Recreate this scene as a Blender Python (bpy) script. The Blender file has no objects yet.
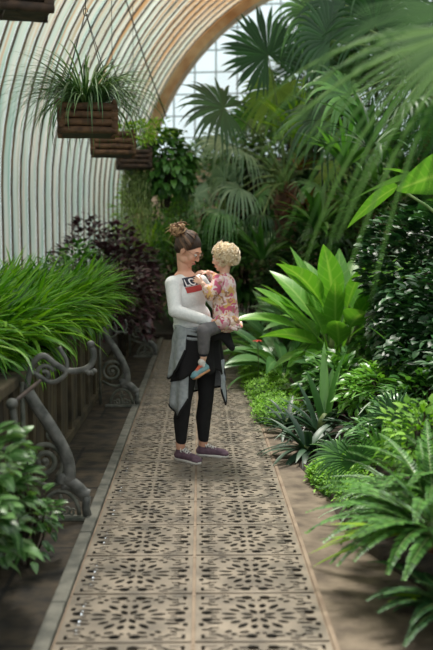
import bpy, bmesh, math, random
import numpy as np
from mathutils import Vector, Matrix, Euler
from mathutils.bvhtree import BVHTree

SC = bpy.context.scene
COL = SC.collection
PI = math.pi

# ---------------------------------------------------------------- camera, world, light, exposure
FPX = 903.0
cam_d = bpy.data.cameras.new('camera')
cam = bpy.data.objects.new('camera', cam_d)
COL.objects.link(cam)
SC.camera = cam
cam_d.sensor_fit = 'VERTICAL'
cam_d.sensor_height = 36.0
cam_d.lens = 36.0 * FPX / 650.0
cam.location = (0, 0, 1.6)
PITCH = math.atan(85 / FPX)
YAW = math.atan(16.5 / FPX)
cam.rotation_euler = (PI / 2 - PITCH, 0, -YAW)
cam_d.dof.use_dof = True
cam_d.dof.focus_distance = 6.5
cam_d.dof.aperture_fstop = 1.7
cam_d.clip_end = 200

world = bpy.data.worlds.new('world')
SC.world = world
world.use_nodes = True
wn = world.node_tree.nodes
wl = world.node_tree.links
wbg = wn['Background']
wtc = wn.new('ShaderNodeTexCoord')
wsep = wn.new('ShaderNodeSeparateXYZ')
wramp = wn.new('ShaderNodeValToRGB')
wl.new(wtc.outputs['Generated'], wsep.inputs[0])
wl.new(wsep.outputs['Z'], wramp.inputs[0])
wramp.color_ramp.elements[0].position = 0.0
wramp.color_ramp.elements[0].color = (0.75, 0.82, 0.85, 1)
wramp.color_ramp.elements[1].position = 0.6
wramp.color_ramp.elements[1].color = (0.95, 1.0, 1.0, 1)
wl.new(wramp.outputs[0], wbg.inputs[0])
wbg.inputs[1].default_value = 1.35

sun_d = bpy.data.lights.new('sun', 'SUN')
sun = bpy.data.objects.new('sun', sun_d)
COL.objects.link(sun)
sun_d.energy = 5.2
sun_d.angle = math.radians(14)
sun_d.color = (1.0, 0.95, 0.86)
# soft high sun from beyond the walk
sun.rotation_euler = Vector((0.05, -0.35, -1.0)).to_track_quat('-Z', 'Y').to_euler()

SC.view_settings.view_transform = 'Standard'
SC.view_settings.look = 'None'
SC.view_settings.gamma = 1
SC.view_settings.use_curve_mapping = False
SC.view_settings.exposure = 0.0
try:
    SC.cycles.max_bounces = 8
    SC.cycles.transparent_max_bounces = 16
except Exception:
    pass

_cm = cam.rotation_euler.to_matrix()
def P(px, py, Y):
    """world point seen at pixel (px,py) on the plane y=Y"""
    d = _cm @ Vector(((px - 216.5) / FPX, -(py - 325) / FPX, -1))
    k = Y / d.y
    return Vector((0, 0, 1.6)) + d * k

# ---------------------------------------------------------------- materials
def new_mat(name):
    m = bpy.data.materials.new(name)
    m.use_nodes = True
    nt = m.node_tree
    return m, nt.nodes, nt.links, nt.nodes['Principled BSDF']

def rgba(c):
    return (c[0], c[1], c[2], 1)

def srgb(r, g, b):
    f = lambda v: ((v / 255 + 0.055) / 1.055) ** 2.4 if v > 10 else v / 255 / 12.92
    return (f(r), f(g), f(b))

def plain(name, c, rough=0.6, metal=0.0, c2=None, scale=8, bump=0.0, spec=0.5, detail=4):
    m, n, l, b = new_mat(name)
    b.inputs['Roughness'].default_value = rough
    b.inputs['Metallic'].default_value = metal
    b.inputs['Specular IOR Level'].default_value = spec
    b.inputs['Base Color'].default_value = rgba(c)
    if c2 is not None or bump:
        tc = n.new('ShaderNodeTexCoord')
        nz = n.new('ShaderNodeTexNoise')
        nz.inputs['Scale'].default_value = scale
        nz.inputs['Detail'].default_value = detail
        l.new(tc.outputs['Object'], nz.inputs['Vector'])
        if c2 is not None:
            r = n.new('ShaderNodeValToRGB')
            r.color_ramp.elements[0].position = 0.35
            r.color_ramp.elements[1].position = 0.65
            r.color_ramp.elements[0].color = rgba(c)
            r.color_ramp.elements[1].color = rgba(c2)
            l.new(nz.outputs[0], r.inputs[0])
            l.new(r.outputs[0], b.inputs['Base Color'])
        if bump:
            bp = n.new('ShaderNodeBump')
            bp.inputs['Strength'].default_value = bump
            bp.inputs['Distance'].default_value = 0.02
            l.new(nz.outputs[0], bp.inputs['Height'])
            l.new(bp.outputs[0], b.inputs['Normal'])
    return m

def leaf_mat(name, cs, rough=0.42, trans=0.3, vein=None, veins=0, tcol=None, spec=0.5):
    """cs: list of colours picked per leaf (island); vein: midrib colour"""
    m, n, l, b = new_mat(name)
    geo = n.new('ShaderNodeNewGeometry')
    r = n.new('ShaderNodeValToRGB')
    el = r.color_ramp.elements
    while len(el) < len(cs):
        el.new(0.5)
    for i, c in enumerate(cs):
        el[i].position = i / max(1, len(cs) - 1)
        el[i].color = rgba(c)
    l.new(geo.outputs['Random Per Island'], r.inputs[0])
    col = r.outputs[0]
    if vein is not None:
        uv = n.new('ShaderNodeUVMap')
        sp = n.new('ShaderNodeSeparateXYZ')
        l.new(uv.outputs[0], sp.inputs[0])
        s = n.new('ShaderNodeMath'); s.operation = 'SUBTRACT'; s.inputs[1].default_value = 0.5
        l.new(sp.outputs[0], s.inputs[0])
        a = n.new('ShaderNodeMath'); a.operation = 'ABSOLUTE'
        l.new(s.outputs[0], a.inputs[0])
        mr = n.new('ShaderNodeMapRange')
        mr.inputs[1].default_value = 0.0; mr.inputs[2].default_value = 0.09
        mr.inputs[3].default_value = 1.0; mr.inputs[4].default_value = 0.0
        l.new(a.outputs[0], mr.inputs[0])
        fac = mr.outputs[0]
        if veins:
            # side veins: v + |u-.5| bands
            ma = n.new('ShaderNodeMath'); ma.operation = 'MULTIPLY_ADD'
            ma.inputs[1].default_value = -0.22
            l.new(a.outputs[0], ma.inputs[0]); l.new(sp.outputs[1], ma.inputs[2])
            mu = n.new('ShaderNodeMath'); mu.operation = 'MULTIPLY'; mu.inputs[1].default_value = veins
            l.new(ma.outputs[0], mu.inputs[0])
            fr = n.new('ShaderNodeMath'); fr.operation = 'PINGPONG'; fr.inputs[1].default_value = 0.5
            l.new(mu.outputs[0], fr.inputs[0])
            m2 = n.new('ShaderNodeMapRange')
            m2.inputs[1].default_value = 0.0; m2.inputs[2].default_value = 0.14
            m2.inputs[3].default_value = 0.45; m2.inputs[4].default_value = 0.0
            l.new(fr.outputs[0], m2.inputs[0])
            mx2 = n.new('ShaderNodeMath'); mx2.operation = 'MAXIMUM'
            l.new(fac, mx2.inputs[0]); l.new(m2.outputs[0], mx2.inputs[1])
            fac = mx2.outputs[0]
        mx = n.new('ShaderNodeMixRGB')
        mx.inputs[2].default_value = rgba(vein)
        l.new(fac, mx.inputs[0]); l.new(col, mx.inputs[1])
        col = mx.outputs[0]
    l.new(col, b.inputs['Base Color'])
    b.inputs['Roughness'].default_value = rough
    b.inputs['Specular IOR Level'].default_value = spec
    if trans > 0:
        tr = n.new('ShaderNodeBsdfTranslucent')
        hs = n.new('ShaderNodeMixRGB'); hs.blend_type = 'MULTIPLY'; hs.inputs[0].default_value = 1
        hs.inputs[2].default_value = rgba(tcol or (1.25, 1.3, 0.5))
        l.new(col, hs.inputs[1]); l.new(hs.outputs[0], tr.inputs[0])
        ms = n.new('ShaderNodeMixShader'); ms.inputs[0].default_value = trans
        out = n['Material Output']
        l.new(b.outputs[0], ms.inputs[1]); l.new(tr.outputs[0], ms.inputs[2])
        l.new(ms.outputs[0], out.inputs[0])
    return m

# ---------------------------------------------------------------- object helpers
def tag(o, label=None, cat=None, group=None, kind=None):
    if label: o['label'] = label
    if cat: o['category'] = cat
    if group: o['group'] = group
    if kind: o['kind'] = kind
    return o

def empty(name, loc, label=None, cat=None, group=None, rz=0):
    o = bpy.data.objects.new(name, None)
    COL.objects.link(o)
    o.location = loc
    o.rotation_euler = (0, 0, rz)
    o.empty_display_size = 0.1
    return tag(o, label, cat, group)

def raw_mesh(name, V, F, mat, uv=None, smooth=True):
    """V (n,3) array, F (m,4) or (m,3) int array"""
    V = np.asarray(V, dtype=np.float32); F = np.asarray(F, dtype=np.int32)
    me = bpy.data.meshes.new(name)
    k = F.shape[1]
    me.vertices.add(len(V)); me.vertices.foreach_set('co', V.ravel())
    me.loops.add(F.size); me.loops.foreach_set('vertex_index', F.ravel())
    me.polygons.add(len(F))
    me.polygons.foreach_set('loop_start', np.arange(0, F.size, k, dtype=np.int32))
    if uv is not None:
        ul = me.uv_layers.new(name='UVMap')
        ul.data.foreach_set('uv', np.asarray(uv, dtype=np.float32)[F.ravel()].ravel())
    me.update(calc_edges=True)
    me.polygons.foreach_set('use_smooth', np.full(len(F), smooth))
    if mat: me.materials.append(mat)
    me.validate()
    return me

def link(name, me, parent=None, loc=None):
    o = bpy.data.objects.new(name, me)
    COL.objects.link(o)
    if parent: o.parent = parent
    if loc is not None: o.location = loc
    return o

class MB:
    """collects shapes for one mesh"""
    def __init__(s):
        s.bm = bmesh.new()
    def box(s, c, size, rot=None, bevel=0.0):
        r = bmesh.ops.create_cube(s.bm, size=1.0)
        M = Matrix.Translation(c) @ (rot.to_4x4() if rot else Matrix()) @ Matrix.Diagonal((size[0], size[1], size[2], 1))
        bmesh.ops.transform(s.bm, matrix=M, verts=r['verts'])
        if bevel:
            es = list({e for v in r['verts'] for e in v.link_edges})
            bmesh.ops.bevel(s.bm, geom=es, offset=bevel, segments=2, affect='EDGES', profile=0.5)
        return s
    def tube(s, pts, rad, n=8, flat=None, cap=True, up=None):
        """pts list of Vector, rad number or list; flat=(a,b) scales the section"""
        pts = [Vector(p) for p in pts]
        N = len(pts)
        if not hasattr(rad, '__len__'): rad = [rad] * N
        t0 = (pts[1] - pts[0]).normalized()
        ref = Vector(up) if up else (Vector((0, 0, 1)) if abs(t0.z) < 0.9 else Vector((1, 0, 0)))
        u = (ref - t0 * ref.dot(t0)).normalized()
        rings = []
        for i, p in enumerate(pts):
            t = (pts[min(i + 1, N - 1)] - pts[max(i - 1, 0)]).normalized()
            u = (u - t * u.dot(t))
            u = u.normalized() if u.length > 1e-6 else t.orthogonal().normalized()
            v = t.cross(u)
            a, b = flat if flat else (1, 1)
            rings.append([s.bm.verts.new(p + (u * math.cos(2 * PI * k / n) * a + v * math.sin(2 * PI * k / n) * b) * rad[i]) for k in range(n)])
        for i in range(N - 1):
            for k in range(n):
                s.bm.faces.new((rings[i][k], rings[i][(k + 1) % n], rings[i + 1][(k + 1) % n], rings[i + 1][k]))
        if cap:
            s.bm.faces.new(rings[0][::-1]); s.bm.faces.new(rings[-1])
        return s
    def ball(s, c, r, seg=16, rot=None):
        rr = r if hasattr(r, '__len__') else (r, r, r)
        q = bmesh.ops.create_uvsphere(s.bm, u_segments=seg, v_segments=max(6, seg * 2 // 3), radius=1)
        M = Matrix.Translation(c) @ (rot.to_4x4() if rot else Matrix()) @ Matrix.Diagonal((rr[0], rr[1], rr[2], 1))
        bmesh.ops.transform(s.bm, matrix=M, verts=q['verts'])
        return s
    def limb(s, a, ra, b, rb, n=16):
        """tapered capsule"""
        a = Vector(a); b = Vector(b)
        t = (b - a).normalized()
        pts = []; rad = []
        for k in range(5):
            f = math.cos(PI / 2 * k / 4) if False else math.sin(PI / 2 * (k + 0.15) / 4.15)
            pts.append(a - t * ra * math.cos(PI / 2 * (k + 0.15) / 4.15)); rad.append(ra * f)
        for k in range(4, -1, -1):
            f = math.sin(PI / 2 * (k + 0.15) / 4.15)
            pts.append(b + t * rb * math.cos(PI / 2 * (k + 0.15) / 4.15)); rad.append(rb * f)
        return s.tube(pts, rad, n)
    def build(s, name, mat, parent=None, smooth=True, loc=None):
        me = bpy.data.meshes.new(name)
        bmesh.ops.recalc_face_normals(s.bm, faces=s.bm.faces)
        s.bm.to_mesh(me); s.bm.free()
        for p in me.polygons: p.use_smooth = smooth
        for m in (mat if isinstance(mat, (list, tuple)) else [mat]):
            me.materials.append(m)
        return link(name, me, parent, loc)

def remeshed(mb, name, mat, parent, voxel, smooth=6, disp=None):
    """voxel-remesh the collected shapes into one continuous surface"""
    o = mb.build(name, mat, None)
    r = o.modifiers.new('r', 'REMESH'); r.mode = 'VOXEL'; r.voxel_size = voxel; r.use_smooth_shade = True
    sm = o.modifiers.new('s', 'SMOOTH'); sm.iterations = smooth; sm.factor = 0.5
    dg = bpy.context.evaluated_depsgraph_get()
    me = bpy.data.meshes.new_from_object(o.evaluated_get(dg))
    me.name = name
    old = o.data
    o.modifiers.clear(); o.data = me
    bpy.data.meshes.remove(old)
    if not me.materials: me.materials.append(mat)
    for p in me.polygons: p.use_smooth = True
    if parent: o.parent = parent
    return o

def copy_tree(o, parent=None):
    c = o.copy(); COL.objects.link(c); c.parent = parent
    for ch in list(o.children):
        copy_tree(ch, c)
    return c

# ---------------------------------------------------------------- leaf generators (numpy)
rng = np.random.default_rng(7)
U = lambda a, b, n=None: rng.uniform(a, b, n)

def prof(kind, t):
    if kind == 'lance': return np.sin(PI * np.clip(t, 0, 1) ** 0.75) * 0.97 + 0.03
    if kind == 'ovate': return np.sin(PI * np.clip(t, 0, 1) ** 0.6) ** 0.8 * 0.97 + 0.03
    if kind == 'heart': return np.where(t < 0.25, 0.55 + 1.8 * t, np.cos((t - 0.25) / 0.75 * PI / 2) ** 0.8) + 0.01
    if kind == 'strap': return np.where(t < 0.15, 0.6 + 2.6 * t, np.clip((1 - t) * 2.2, 0, 1) ** 0.7) + 0.01
    if kind == 'paddle': return np.where(t < 0.12, 0.12, np.sin(PI * ((t - 0.1) / 0.9) ** 0.8)) + 0.02
    if kind == 'petiole': return np.where(t < 0.36, 0.08, np.sin(PI * np.clip((t - 0.33) / 0.67, 0, 1) ** 0.72) ** 0.9) + 0.015
    return np.ones_like(t)

class LB:
    """collects leaves for one mesh"""
    def __init__(s):
        s.V = []; s.F = []; s.UVs = []; s.n = 0
    def grid(s, pts, uv, nc):
        """pts (n, rows*nc, 3)"""
        n, m, _ = pts.shape
        rows = m // nc
        f = []
        for r in range(rows - 1):
            for c in range(nc - 1):
                a = r * nc + c
                f.append((a, a + 1, a + nc + 1, a + nc))
        f = np.array(f)
        s.V.append(pts.reshape(-1, 3))
        s.UVs.append(np.tile(uv, (n, 1)))
        s.F.append((f[None] + (np.arange(n) * m)[:, None, None] + s.n).reshape(-1, 4))
        s.n += n * m
    def leaves(s, base, az, el, L, W, droop=0.5, curl=0.0, roll=0.0, fold=0.25, kind='lance', segs=5, wave=0.0):
        base = np.atleast_2d(base)
        n = len(base)
        A = lambda v: np.broadcast_to(np.asarray(v, float), (n,)).copy()
        az, el, L, W, droop, curl, roll = map(A, (az, el, L, W, droop, curl, roll))
        T = np.linspace(0, 1, segs + 1)
        pos = base.copy()
        out = []
        wv = prof(kind, T)
        ph = U(0, 6.28, n)
        for j, t in enumerate(T):
            e = el - droop * t
            a = az + curl * t
            d = np.stack([np.cos(a) * np.cos(e), np.sin(a) * np.cos(e), np.sin(e)], 1)
            if j: pos = pos + d * (L / segs)[:, None]
            s0 = np.stack([-np.sin(a), np.cos(a), 0 * a], 1)
            nn = np.cross(d, s0); 
            s1 = s0 * np.cos(roll)[:, None] + nn * np.sin(roll)[:, None]
            n1 = np.cross(d, s1)
            w = (W * 0.5 * wv[j])[:, None]
            fo = -n1 * 0
            up = np.where((n1[:, 2:3] > 0), n1, -n1)
            wz = (wave * np.sin(ph + t * 9))[:, None]
            out += [pos + s1 * w + up * w * (fold + wz), pos, pos - s1 * w + up * w * (fold - wz)]
        pts = np.stack(out, 1)
        uv = np.array([(u, t) for t in T for u in (0.0, 0.5, 1.0)])
        s.grid(pts, uv, 3)
        return pos
    def fan(s, hub, axis, up, R, nseg=26, spread=2.3, split=0.45, droop=0.25, seglen=None, wob=0.04, cup=0.0):
        """palmate fan leaf"""
        hub = Vector(hub); A = Vector(axis).normalized()
        N = Vector(up); N = (N - A * N.dot(A)).normalized()
        S = A.cross(N)
        A, S, N, hub = map(np.array, (A, S, N, hub))
        ph = np.linspace(-spread, spread, nseg) + U(-.3, .3, nseg) * spread / nseg
        Ls = R * (0.72 + 0.28 * np.cos(ph * 0.62)) * U(0.93, 1.05, nseg)
        T = np.linspace(0, 1, 9)
        dphi = 2 * spread / nseg / 2 * 1.04
        dr = droop * U(0.6, 1.5, nseg)
        out = []
        u = np.cos(ph)[:, None] * A + np.sin(ph)[:, None] * S
        v = -np.sin(ph)[:, None] * A + np.cos(ph)[:, None] * S
        tw = U(-wob, wob, nseg)
        for t in T:
            w = np.where(t < split, math.tan(dphi) * t, math.tan(dphi) * split * ((1 - t) / (1 - split)) ** 0.8) * Ls + 0.0012
            bend = max(0, t - 0.3) ** 2
            p = hub + u * (Ls * t)[:, None] + v * (tw * Ls * bend * 2)[:, None] + np.array([0, 0, -1.0]) * (Ls * dr * bend * 2)[:, None] - u * (Ls * dr * bend * 0.5)[:, None] + N * (cup * Ls * t * t)[:, None]
            pl = 0.35
            out += [p + v * w[:, None] - N * (pl * w)[:, None], p, p - v * w[:, None] - N * (pl * w)[:, None]]
        pts = np.stack(out, 1)
        uv = np.array([(q, t) for t in T for q in (0.0, 0.5, 1.0)])
        s.grid(pts, uv, 3)
    def frond(s, pts, npin, plen, pwid, ang=1.1, droop=0.6, kind='lance', start=0.12, lift=0.25, endf=0.25, segs=4):
        """pinnae both sides along a rachis polyline"""
        pts = np.array([tuple(p) for p in pts], float)
        seg = np.linalg.norm(np.diff(pts, axis=0), axis=1); cum = np.r_[0, np.cumsum(seg)]; cum /= cum[-1]
        t = np.linspace(start, 1.0, npin)
        pos = np.stack([np.interp(t, cum, pts[:, k]) for k in range(3)], 1)
        eps = 0.03
        a = np.stack([np.interp(np.clip(t + eps, 0, 1), cum, pts[:, k]) - np.interp(np.clip(t - eps, 0, 1), cum, pts[:, k]) for k in range(3)], 1)
        a /= np.linalg.norm(a, axis=1)[:, None]
        side = np.cross(a, np.array([0, 0, 1.0])); side /= (np.linalg.norm(side, axis=1)[:, None] + 1e-9)
        for sg in (-1, 1):
            ca = np.cos(ang * (1 - 0.45 * t))[:, None]; sa = np.sin(ang * (1 - 0.45 * t))[:, None]
            d = a * ca + side * sg * sa + np.array([0, 0, lift]) + U(-.08, .08, (npin, 3))
            d /= np.linalg.norm(d, axis=1)[:, None]
            az = np.arctan2(d[:, 1], d[:, 0]); el = np.arcsin(np.clip(d[:, 2], -1, 1))
            lf = plen * (np.sin(PI * np.clip(0.12 + 0.88 * (t - start) / (1 - start), 0, 1) ** 0.8) * (1 - endf) + endf) * U(.9, 1.08, npin)
            s.leaves(pos, az, el, lf, pwid * (0.5 + 0.5 * lf / plen), droop=droop, kind=kind, segs=segs, fold=0.2)
    def build(s, name, mat, parent=None, loc=None):
        me = raw_mesh(name, np.concatenate(s.V), np.concatenate(s.F), mat, np.concatenate(s.UVs))
        return link(name, me, parent, loc)

def arc(p, az, el, L, droop, n=10, curl=0.0):
    """polyline of a drooping stem"""
    p = Vector(p); out = [p.copy()]
    for j in range(1, n + 1):
        t = j / n
        e = el - droop * t; a = az + curl * t
        p = p + Vector((math.cos(a) * math.cos(e), math.sin(a) * math.cos(e), math.sin(e))) * (L / n)
        out.append(p.copy())
    return out

# ================================================================ SETTING
def struct(o, kind='structure'):
    o['kind'] = kind
    return o

PX0, PX1 = -0.585, 0.525            # grating edges
PXC = (PX0 + PX1) / 2

M_dirt = plain('dirt', (0.022, 0.018, 0.012), 0.85, c2=(0.065, 0.052, 0.035), scale=5, bump=0.7, detail=10)
M_conc = plain('concrete', (0.07, 0.052, 0.036), 0.85, c2=(0.19, 0.15, 0.105), scale=6.5, bump=0.8, detail=12)
M_kerb = plain('kerb', (0.07, 0.072, 0.06), 0.8, c2=(0.17, 0.165, 0.135), scale=9, bump=0.4, detail=8)
M_soil = plain('soil', (0.014, 0.010, 0.007), 0.95, c2=(0.045, 0.032, 0.020), scale=12, bump=0.8)
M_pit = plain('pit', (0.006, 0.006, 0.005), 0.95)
M_seam = plain('seam', (0.17, 0.12, 0.08), 0.7, c2=(0.26, 0.20, 0.14), scale=7, bump=0.2)
M_addwall = plain('added_wall_stone', (0.02, 0.018, 0.014), 0.95, c2=(0.05, 0.045, 0.03), scale=3, bump=0.8)
M_stucco = plain('stucco', (0.42, 0.27, 0.17), 0.9, c2=(0.6, 0.45, 0.32), scale=1.5)

# iron of the grates: worn grey brown, damp and slightly glossy
def iron_mat():
    m, n, l, b = new_mat('grate_iron')
    tc = n.new('ShaderNodeTexCoord'); nz = n.new('ShaderNodeTexNoise'); nz.inputs['Scale'].default_value = 6; nz.inputs['Detail'].default_value = 8
    geo = n.new('ShaderNodeNewGeometry'); l.new(geo.outputs['Position'], nz.inputs['Vector'])
    r = n.new('ShaderNodeValToRGB'); r.color_ramp.elements[0].position = 0.3; r.color_ramp.elements[1].position = 0.7
    r.color_ramp.elements[0].color = (0.12, 0.105, 0.086, 1); r.color_ramp.elements[1].color = (0.27, 0.225, 0.17, 1)
    l.new(nz.outputs[0], r.inputs[0]); l.new(r.outputs[0], b.inputs['Base Color'])
    b.inputs['Roughness'].default_value = 0.42
    mr = n.new('ShaderNodeMapRange'); mr.inputs[3].default_value = 0.3; mr.inputs[4].default_value = 0.6
    l.new(nz.outputs[0], mr.inputs[0]); l.new(mr.outputs[0], b.inputs['Roughness'])
    b.inputs['Metallic'].default_value = 0.15
    b.inputs['Specular IOR Level'].default_value = 0.7
    return m
M_iron = iron_mat()

def paving_mat():
    m, n, l, b = new_mat('left_paving')
    tc = n.new('ShaderNodeTexCoord')
    br = n.new('ShaderNodeTexBrick'); br.inputs['Scale'].default_value = 1.0
    br.inputs['Brick Width'].default_value = 0.9; br.inputs['Row Height'].default_value = 1.15; br.inputs['Mortar Size'].default_value = 0.012
    br.inputs['Color1'].default_value = (0.026, 0.021, 0.014, 1); br.inputs['Color2'].default_value = (0.036, 0.029, 0.019, 1); br.inputs['Mortar'].default_value = (0.008, 0.007, 0.005, 1)
    l.new(tc.outputs['Object'], br.inputs['Vector'])
    nz = n.new('ShaderNodeTexNoise'); nz.inputs['Scale'].default_value = 7; nz.inputs['Detail'].default_value = 12
    l.new(tc.outputs['Object'], nz.inputs['Vector'])
    r = n.new('ShaderNodeValToRGB'); r.color_ramp.elements[0].position = 0.38; r.color_ramp.elements[1].position = 0.68
    r.color_ramp.elements[0].color = (0.35, 0.35, 0.3, 1); r.color_ramp.elements[1].color = (2.1, 1.9, 1.6, 1)
    l.new(nz.outputs[0], r.inputs[0])
    mx = n.new('ShaderNodeMixRGB'); mx.blend_type = 'MULTIPLY'; mx.inputs[0].default_value = 1
    l.new(br.outputs[0], mx.inputs[1]); l.new(r.outputs[0], mx.inputs[2]); l.new(mx.outputs[0], b.inputs['Base Color'])
    b.inputs['Roughness'].default_value = 0.8
    bp = n.new('ShaderNodeBump'); bp.inputs['Strength'].default_value = 0.6; bp.inputs['Distance'].default_value = 0.02
    l.new(nz.outputs[0], bp.inputs['Height']); l.new(bp.outputs[0], b.inputs['Normal'])
    return m
M_leftpave = paving_mat()

mb = MB(); mb.box((-5.3, 11, -0.2), (9.31, 26, 0.4)); struct(mb.build('floor_left', M_leftpave, smooth=False))
mb = MB(); mb.box((1.26, 11, -0.2), (1.47, 26, 0.4)); struct(mb.build('floor_right', M_conc, smooth=False))
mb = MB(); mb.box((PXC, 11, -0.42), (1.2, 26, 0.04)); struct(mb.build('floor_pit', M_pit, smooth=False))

# kerb on the left and the thin edge on the right
def kerb():
    mb = MB()
    y = 1.0
    rnd = random.Random(2)
    while y < 16:
        L = rnd.uniform(0.85, 1.0)
        mb.box((-0.622, y + L / 2, 0.0), (0.066, L - 0.008, 0.056 + rnd.uniform(-.004, .004)), bevel=0.008)
        y += L
    return struct(mb.build('trim_1', M_kerb, smooth=False))
kerb()
mb = MB(); mb.box((PX1 + 0.012, 8.5, -0.02), (0.022, 15.5, 0.05), bevel=0.004); struct(mb.build('trim_2', M_seam, smooth=False))
# frame carrying the grates
mb = MB()
TL = 0.498
Y0 = 2.965
NR = 23
for i in range(NR + 1):
    mb.box((PXC, Y0 + i * TL, -0.016), (PX1 - PX0 + 0.002, 0.022, 0.028))
for x in (PX0 - 0.0, PXC, PX1 - 0.002):
    mb.box((x, Y0 + NR * TL / 2, -0.017), (0.022, NR * TL, 0.027))
struct(mb.build('trim_3', M_seam, smooth=False))

# ---- perforated grates
def grate_mesh():
    W = (PX1 - PX0) / 2 - 0.018; H = TL - 0.018
    cu = bpy.data.curves.new('grate', 'CURVE'); cu.dimensions = '2D'; cu.fill_mode = 'BOTH'
    cu.extrude = 0.003; cu.bevel_depth = 0.001; cu.bevel_resolution = 0; cu.resolution_u = 1
    def poly(pts):
        sp = cu.splines.new('POLY'); sp.points.add(len(pts) - 1)
        for q, (x, y) in zip(sp.points, pts): q.co = (x, y, 0, 1)
        sp.use_cyclic_u = True
    w, h = W / 2, H / 2
    poly([(-w, -h), (w, -h), (w, h), (-w, h)])
    sx, sy = W / 0.52, H / 0.52
    def add(pts, mirror=True):
        pts = [(x * sx, y * sy) for x, y in pts]
        done = []
        for a in (1, -1):
            for b in (1, -1):
                q = [(a * x, b * y) for x, y in pts]
                key = tuple(sorted((round(x, 4), round(y, 4)) for x, y in q))
                if key in done: continue
                done.append(key); poly(q)
    def slot(x0, y0, x1, y1, ww, taper=0.45):
        ww *= 1.55; taper = min(1, taper * 1.3)
        dx, dy = x1 - x0, y1 - y0; L = math.hypot(dx, dy); nx, ny = -dy / L * ww / 2, dx / L * ww / 2
        m0, m1 = 0.3, 0.7
        return [(x0 + nx * taper, y0 + ny * taper), (x0 + dx * m0 + nx, y0 + dy * m0 + ny), (x0 + dx * m1 + nx, y0 + dy * m1 + ny), (x1 + nx * taper, y1 + ny * taper),
                (x1 - nx * taper, y1 - ny * taper), (x0 + dx * m1 - nx, y0 + dy * m1 - ny), (x0 + dx * m0 - nx, y0 + dy * m0 - ny), (x0 - nx * taper, y0 - ny * taper)]
    def key(cx, cy, tx, ty, r=0.026, ww=0.019):
        a0 = math.atan2(ty - cy, tx - cx); L = math.hypot(tx - cx, ty - cy)
        th = math.asin(min(0.9, ww / 2 / r))
        pts = []
        for k in range(9):
            a = a0 + th + (2 * PI - 2 * th) * k / 8
            pts.append((cx + r * math.cos(a), cy + r * math.sin(a)))
        nx, ny = -math.sin(a0) * ww / 2, math.cos(a0) * ww / 2
        pts.append((tx - nx, ty - ny)); pts.append((tx + nx, ty + ny))
        return pts
    # central rosette
    for k in range(8):
        a = PI / 8 + k * PI / 4
        if not (0 < a < PI / 2): continue
        add(slot(0.024 * math.cos(a), 0.024 * math.sin(a), 0.078 * math.cos(a), 0.078 * math.sin(a), 0.018, 0.2))
    for k in range(16):
        a = PI / 16 + k * PI / 8
        if not (0 < a < PI / 2): continue
        r1 = 0.158 if k % 2 == 0 else 0.142
        add(slot(0.092 * math.cos(a), 0.092 * math.sin(a), r1 * math.cos(a), r1 * math.sin(a), 0.019, 0.25))
    # T slots at the middle of the sides
    add(key(0.040, 0.213, 0.092, 0.213))
    add(key(0.212, 0.040, 0.160, 0.040))
    add(slot(0.014, 0.172, 0.014, 0.195, 0.012, 0.6))
    add(slot(0.046, 0.165, 0.085, 0.178, 0.018, 0.4))
    add(slot(0.15, 0.075, 0.215, 0.078, 0.017, 0.4))
    add(slot(0.172, 0.012, 0.200, 0.012, 0.010, 0.5))
    # corner ornaments
    add([(0.238, 0.238), (0.175, 0.238), (0.175, 0.226), (0.222, 0.224), (0.224, 0.19), (0.238, 0.19)])
    add([(0.13, 0.205), (0.155, 0.205), (0.168, 0.186), (0.205, 0.186), (0.205, 0.203), (0.178, 0.203), (0.162, 0.222), (0.13, 0.22)])
    add([(0.165, 0.118), (0.2, 0.118), (0.21, 0.135), (0.236, 0.135), (0.236, 0.155), (0.205, 0.155), (0.19, 0.137), (0.165, 0.135)])
    add(slot(0.118, 0.152, 0.140, 0.178, 0.016, 0.4))
    add(slot(0.1, 0.183, 0.116, 0.205, 0.016, 0.5))
    add(slot(0.176, 0.158, 0.205, 0.17, 0.014, 0.5))
    add(slot(0.236, 0.07, 0.236, 0.108, 0.014, 0.6))
    add(slot(0.112, 0.236, 0.152, 0.24, 0.012, 0.6))
    o = bpy.data.objects.new('t', cu); COL.objects.link(o)
    me = bpy.data.meshes.new_from_object(o.evaluated_get(bpy.context.evaluated_depsgraph_get()))
    bpy.data.objects.remove(o); bpy.data.curves.remove(cu)
    me.name = 'floor_grate'; me.materials.clear(); me.materials.append(M_iron)
    return me
gm = grate_mesh()
tw = (PX1 - PX0) / 2
for i in range(NR):
    for s in (0, 1):
        o = link('floor_grate', gm)
        o.location = (PX0 + tw * (s + 0.5), Y0 + TL * (i + 0.5), 0.002)
        side = 'left' if s == 0 else 'right'
        lab = 'ornate pierced cast-iron floor grate in the %s column of the walkway' % side; grp = 'pierced iron grates, %s column' % side
        if i == 0: lab, grp = 'pierced iron floor grate cut off by the bottom edge, %s of the middle seam' % side, None
        if i == 1: lab, grp = 'nearest whole pierced iron floor grate %s of the middle seam' % side, None
        if i == 4: lab, grp = ('pierced iron floor grate beside the foot of the near iron bracket' if s == 0 else 'pierced iron floor grate level with the near iron bracket, by the concrete margin'), None
        if i == 7: lab, grp = 'pierced iron floor grate under the shoes of the woman, %s of the seam' % side, None
        tag(o, lab, 'floor grate', grp)

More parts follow.
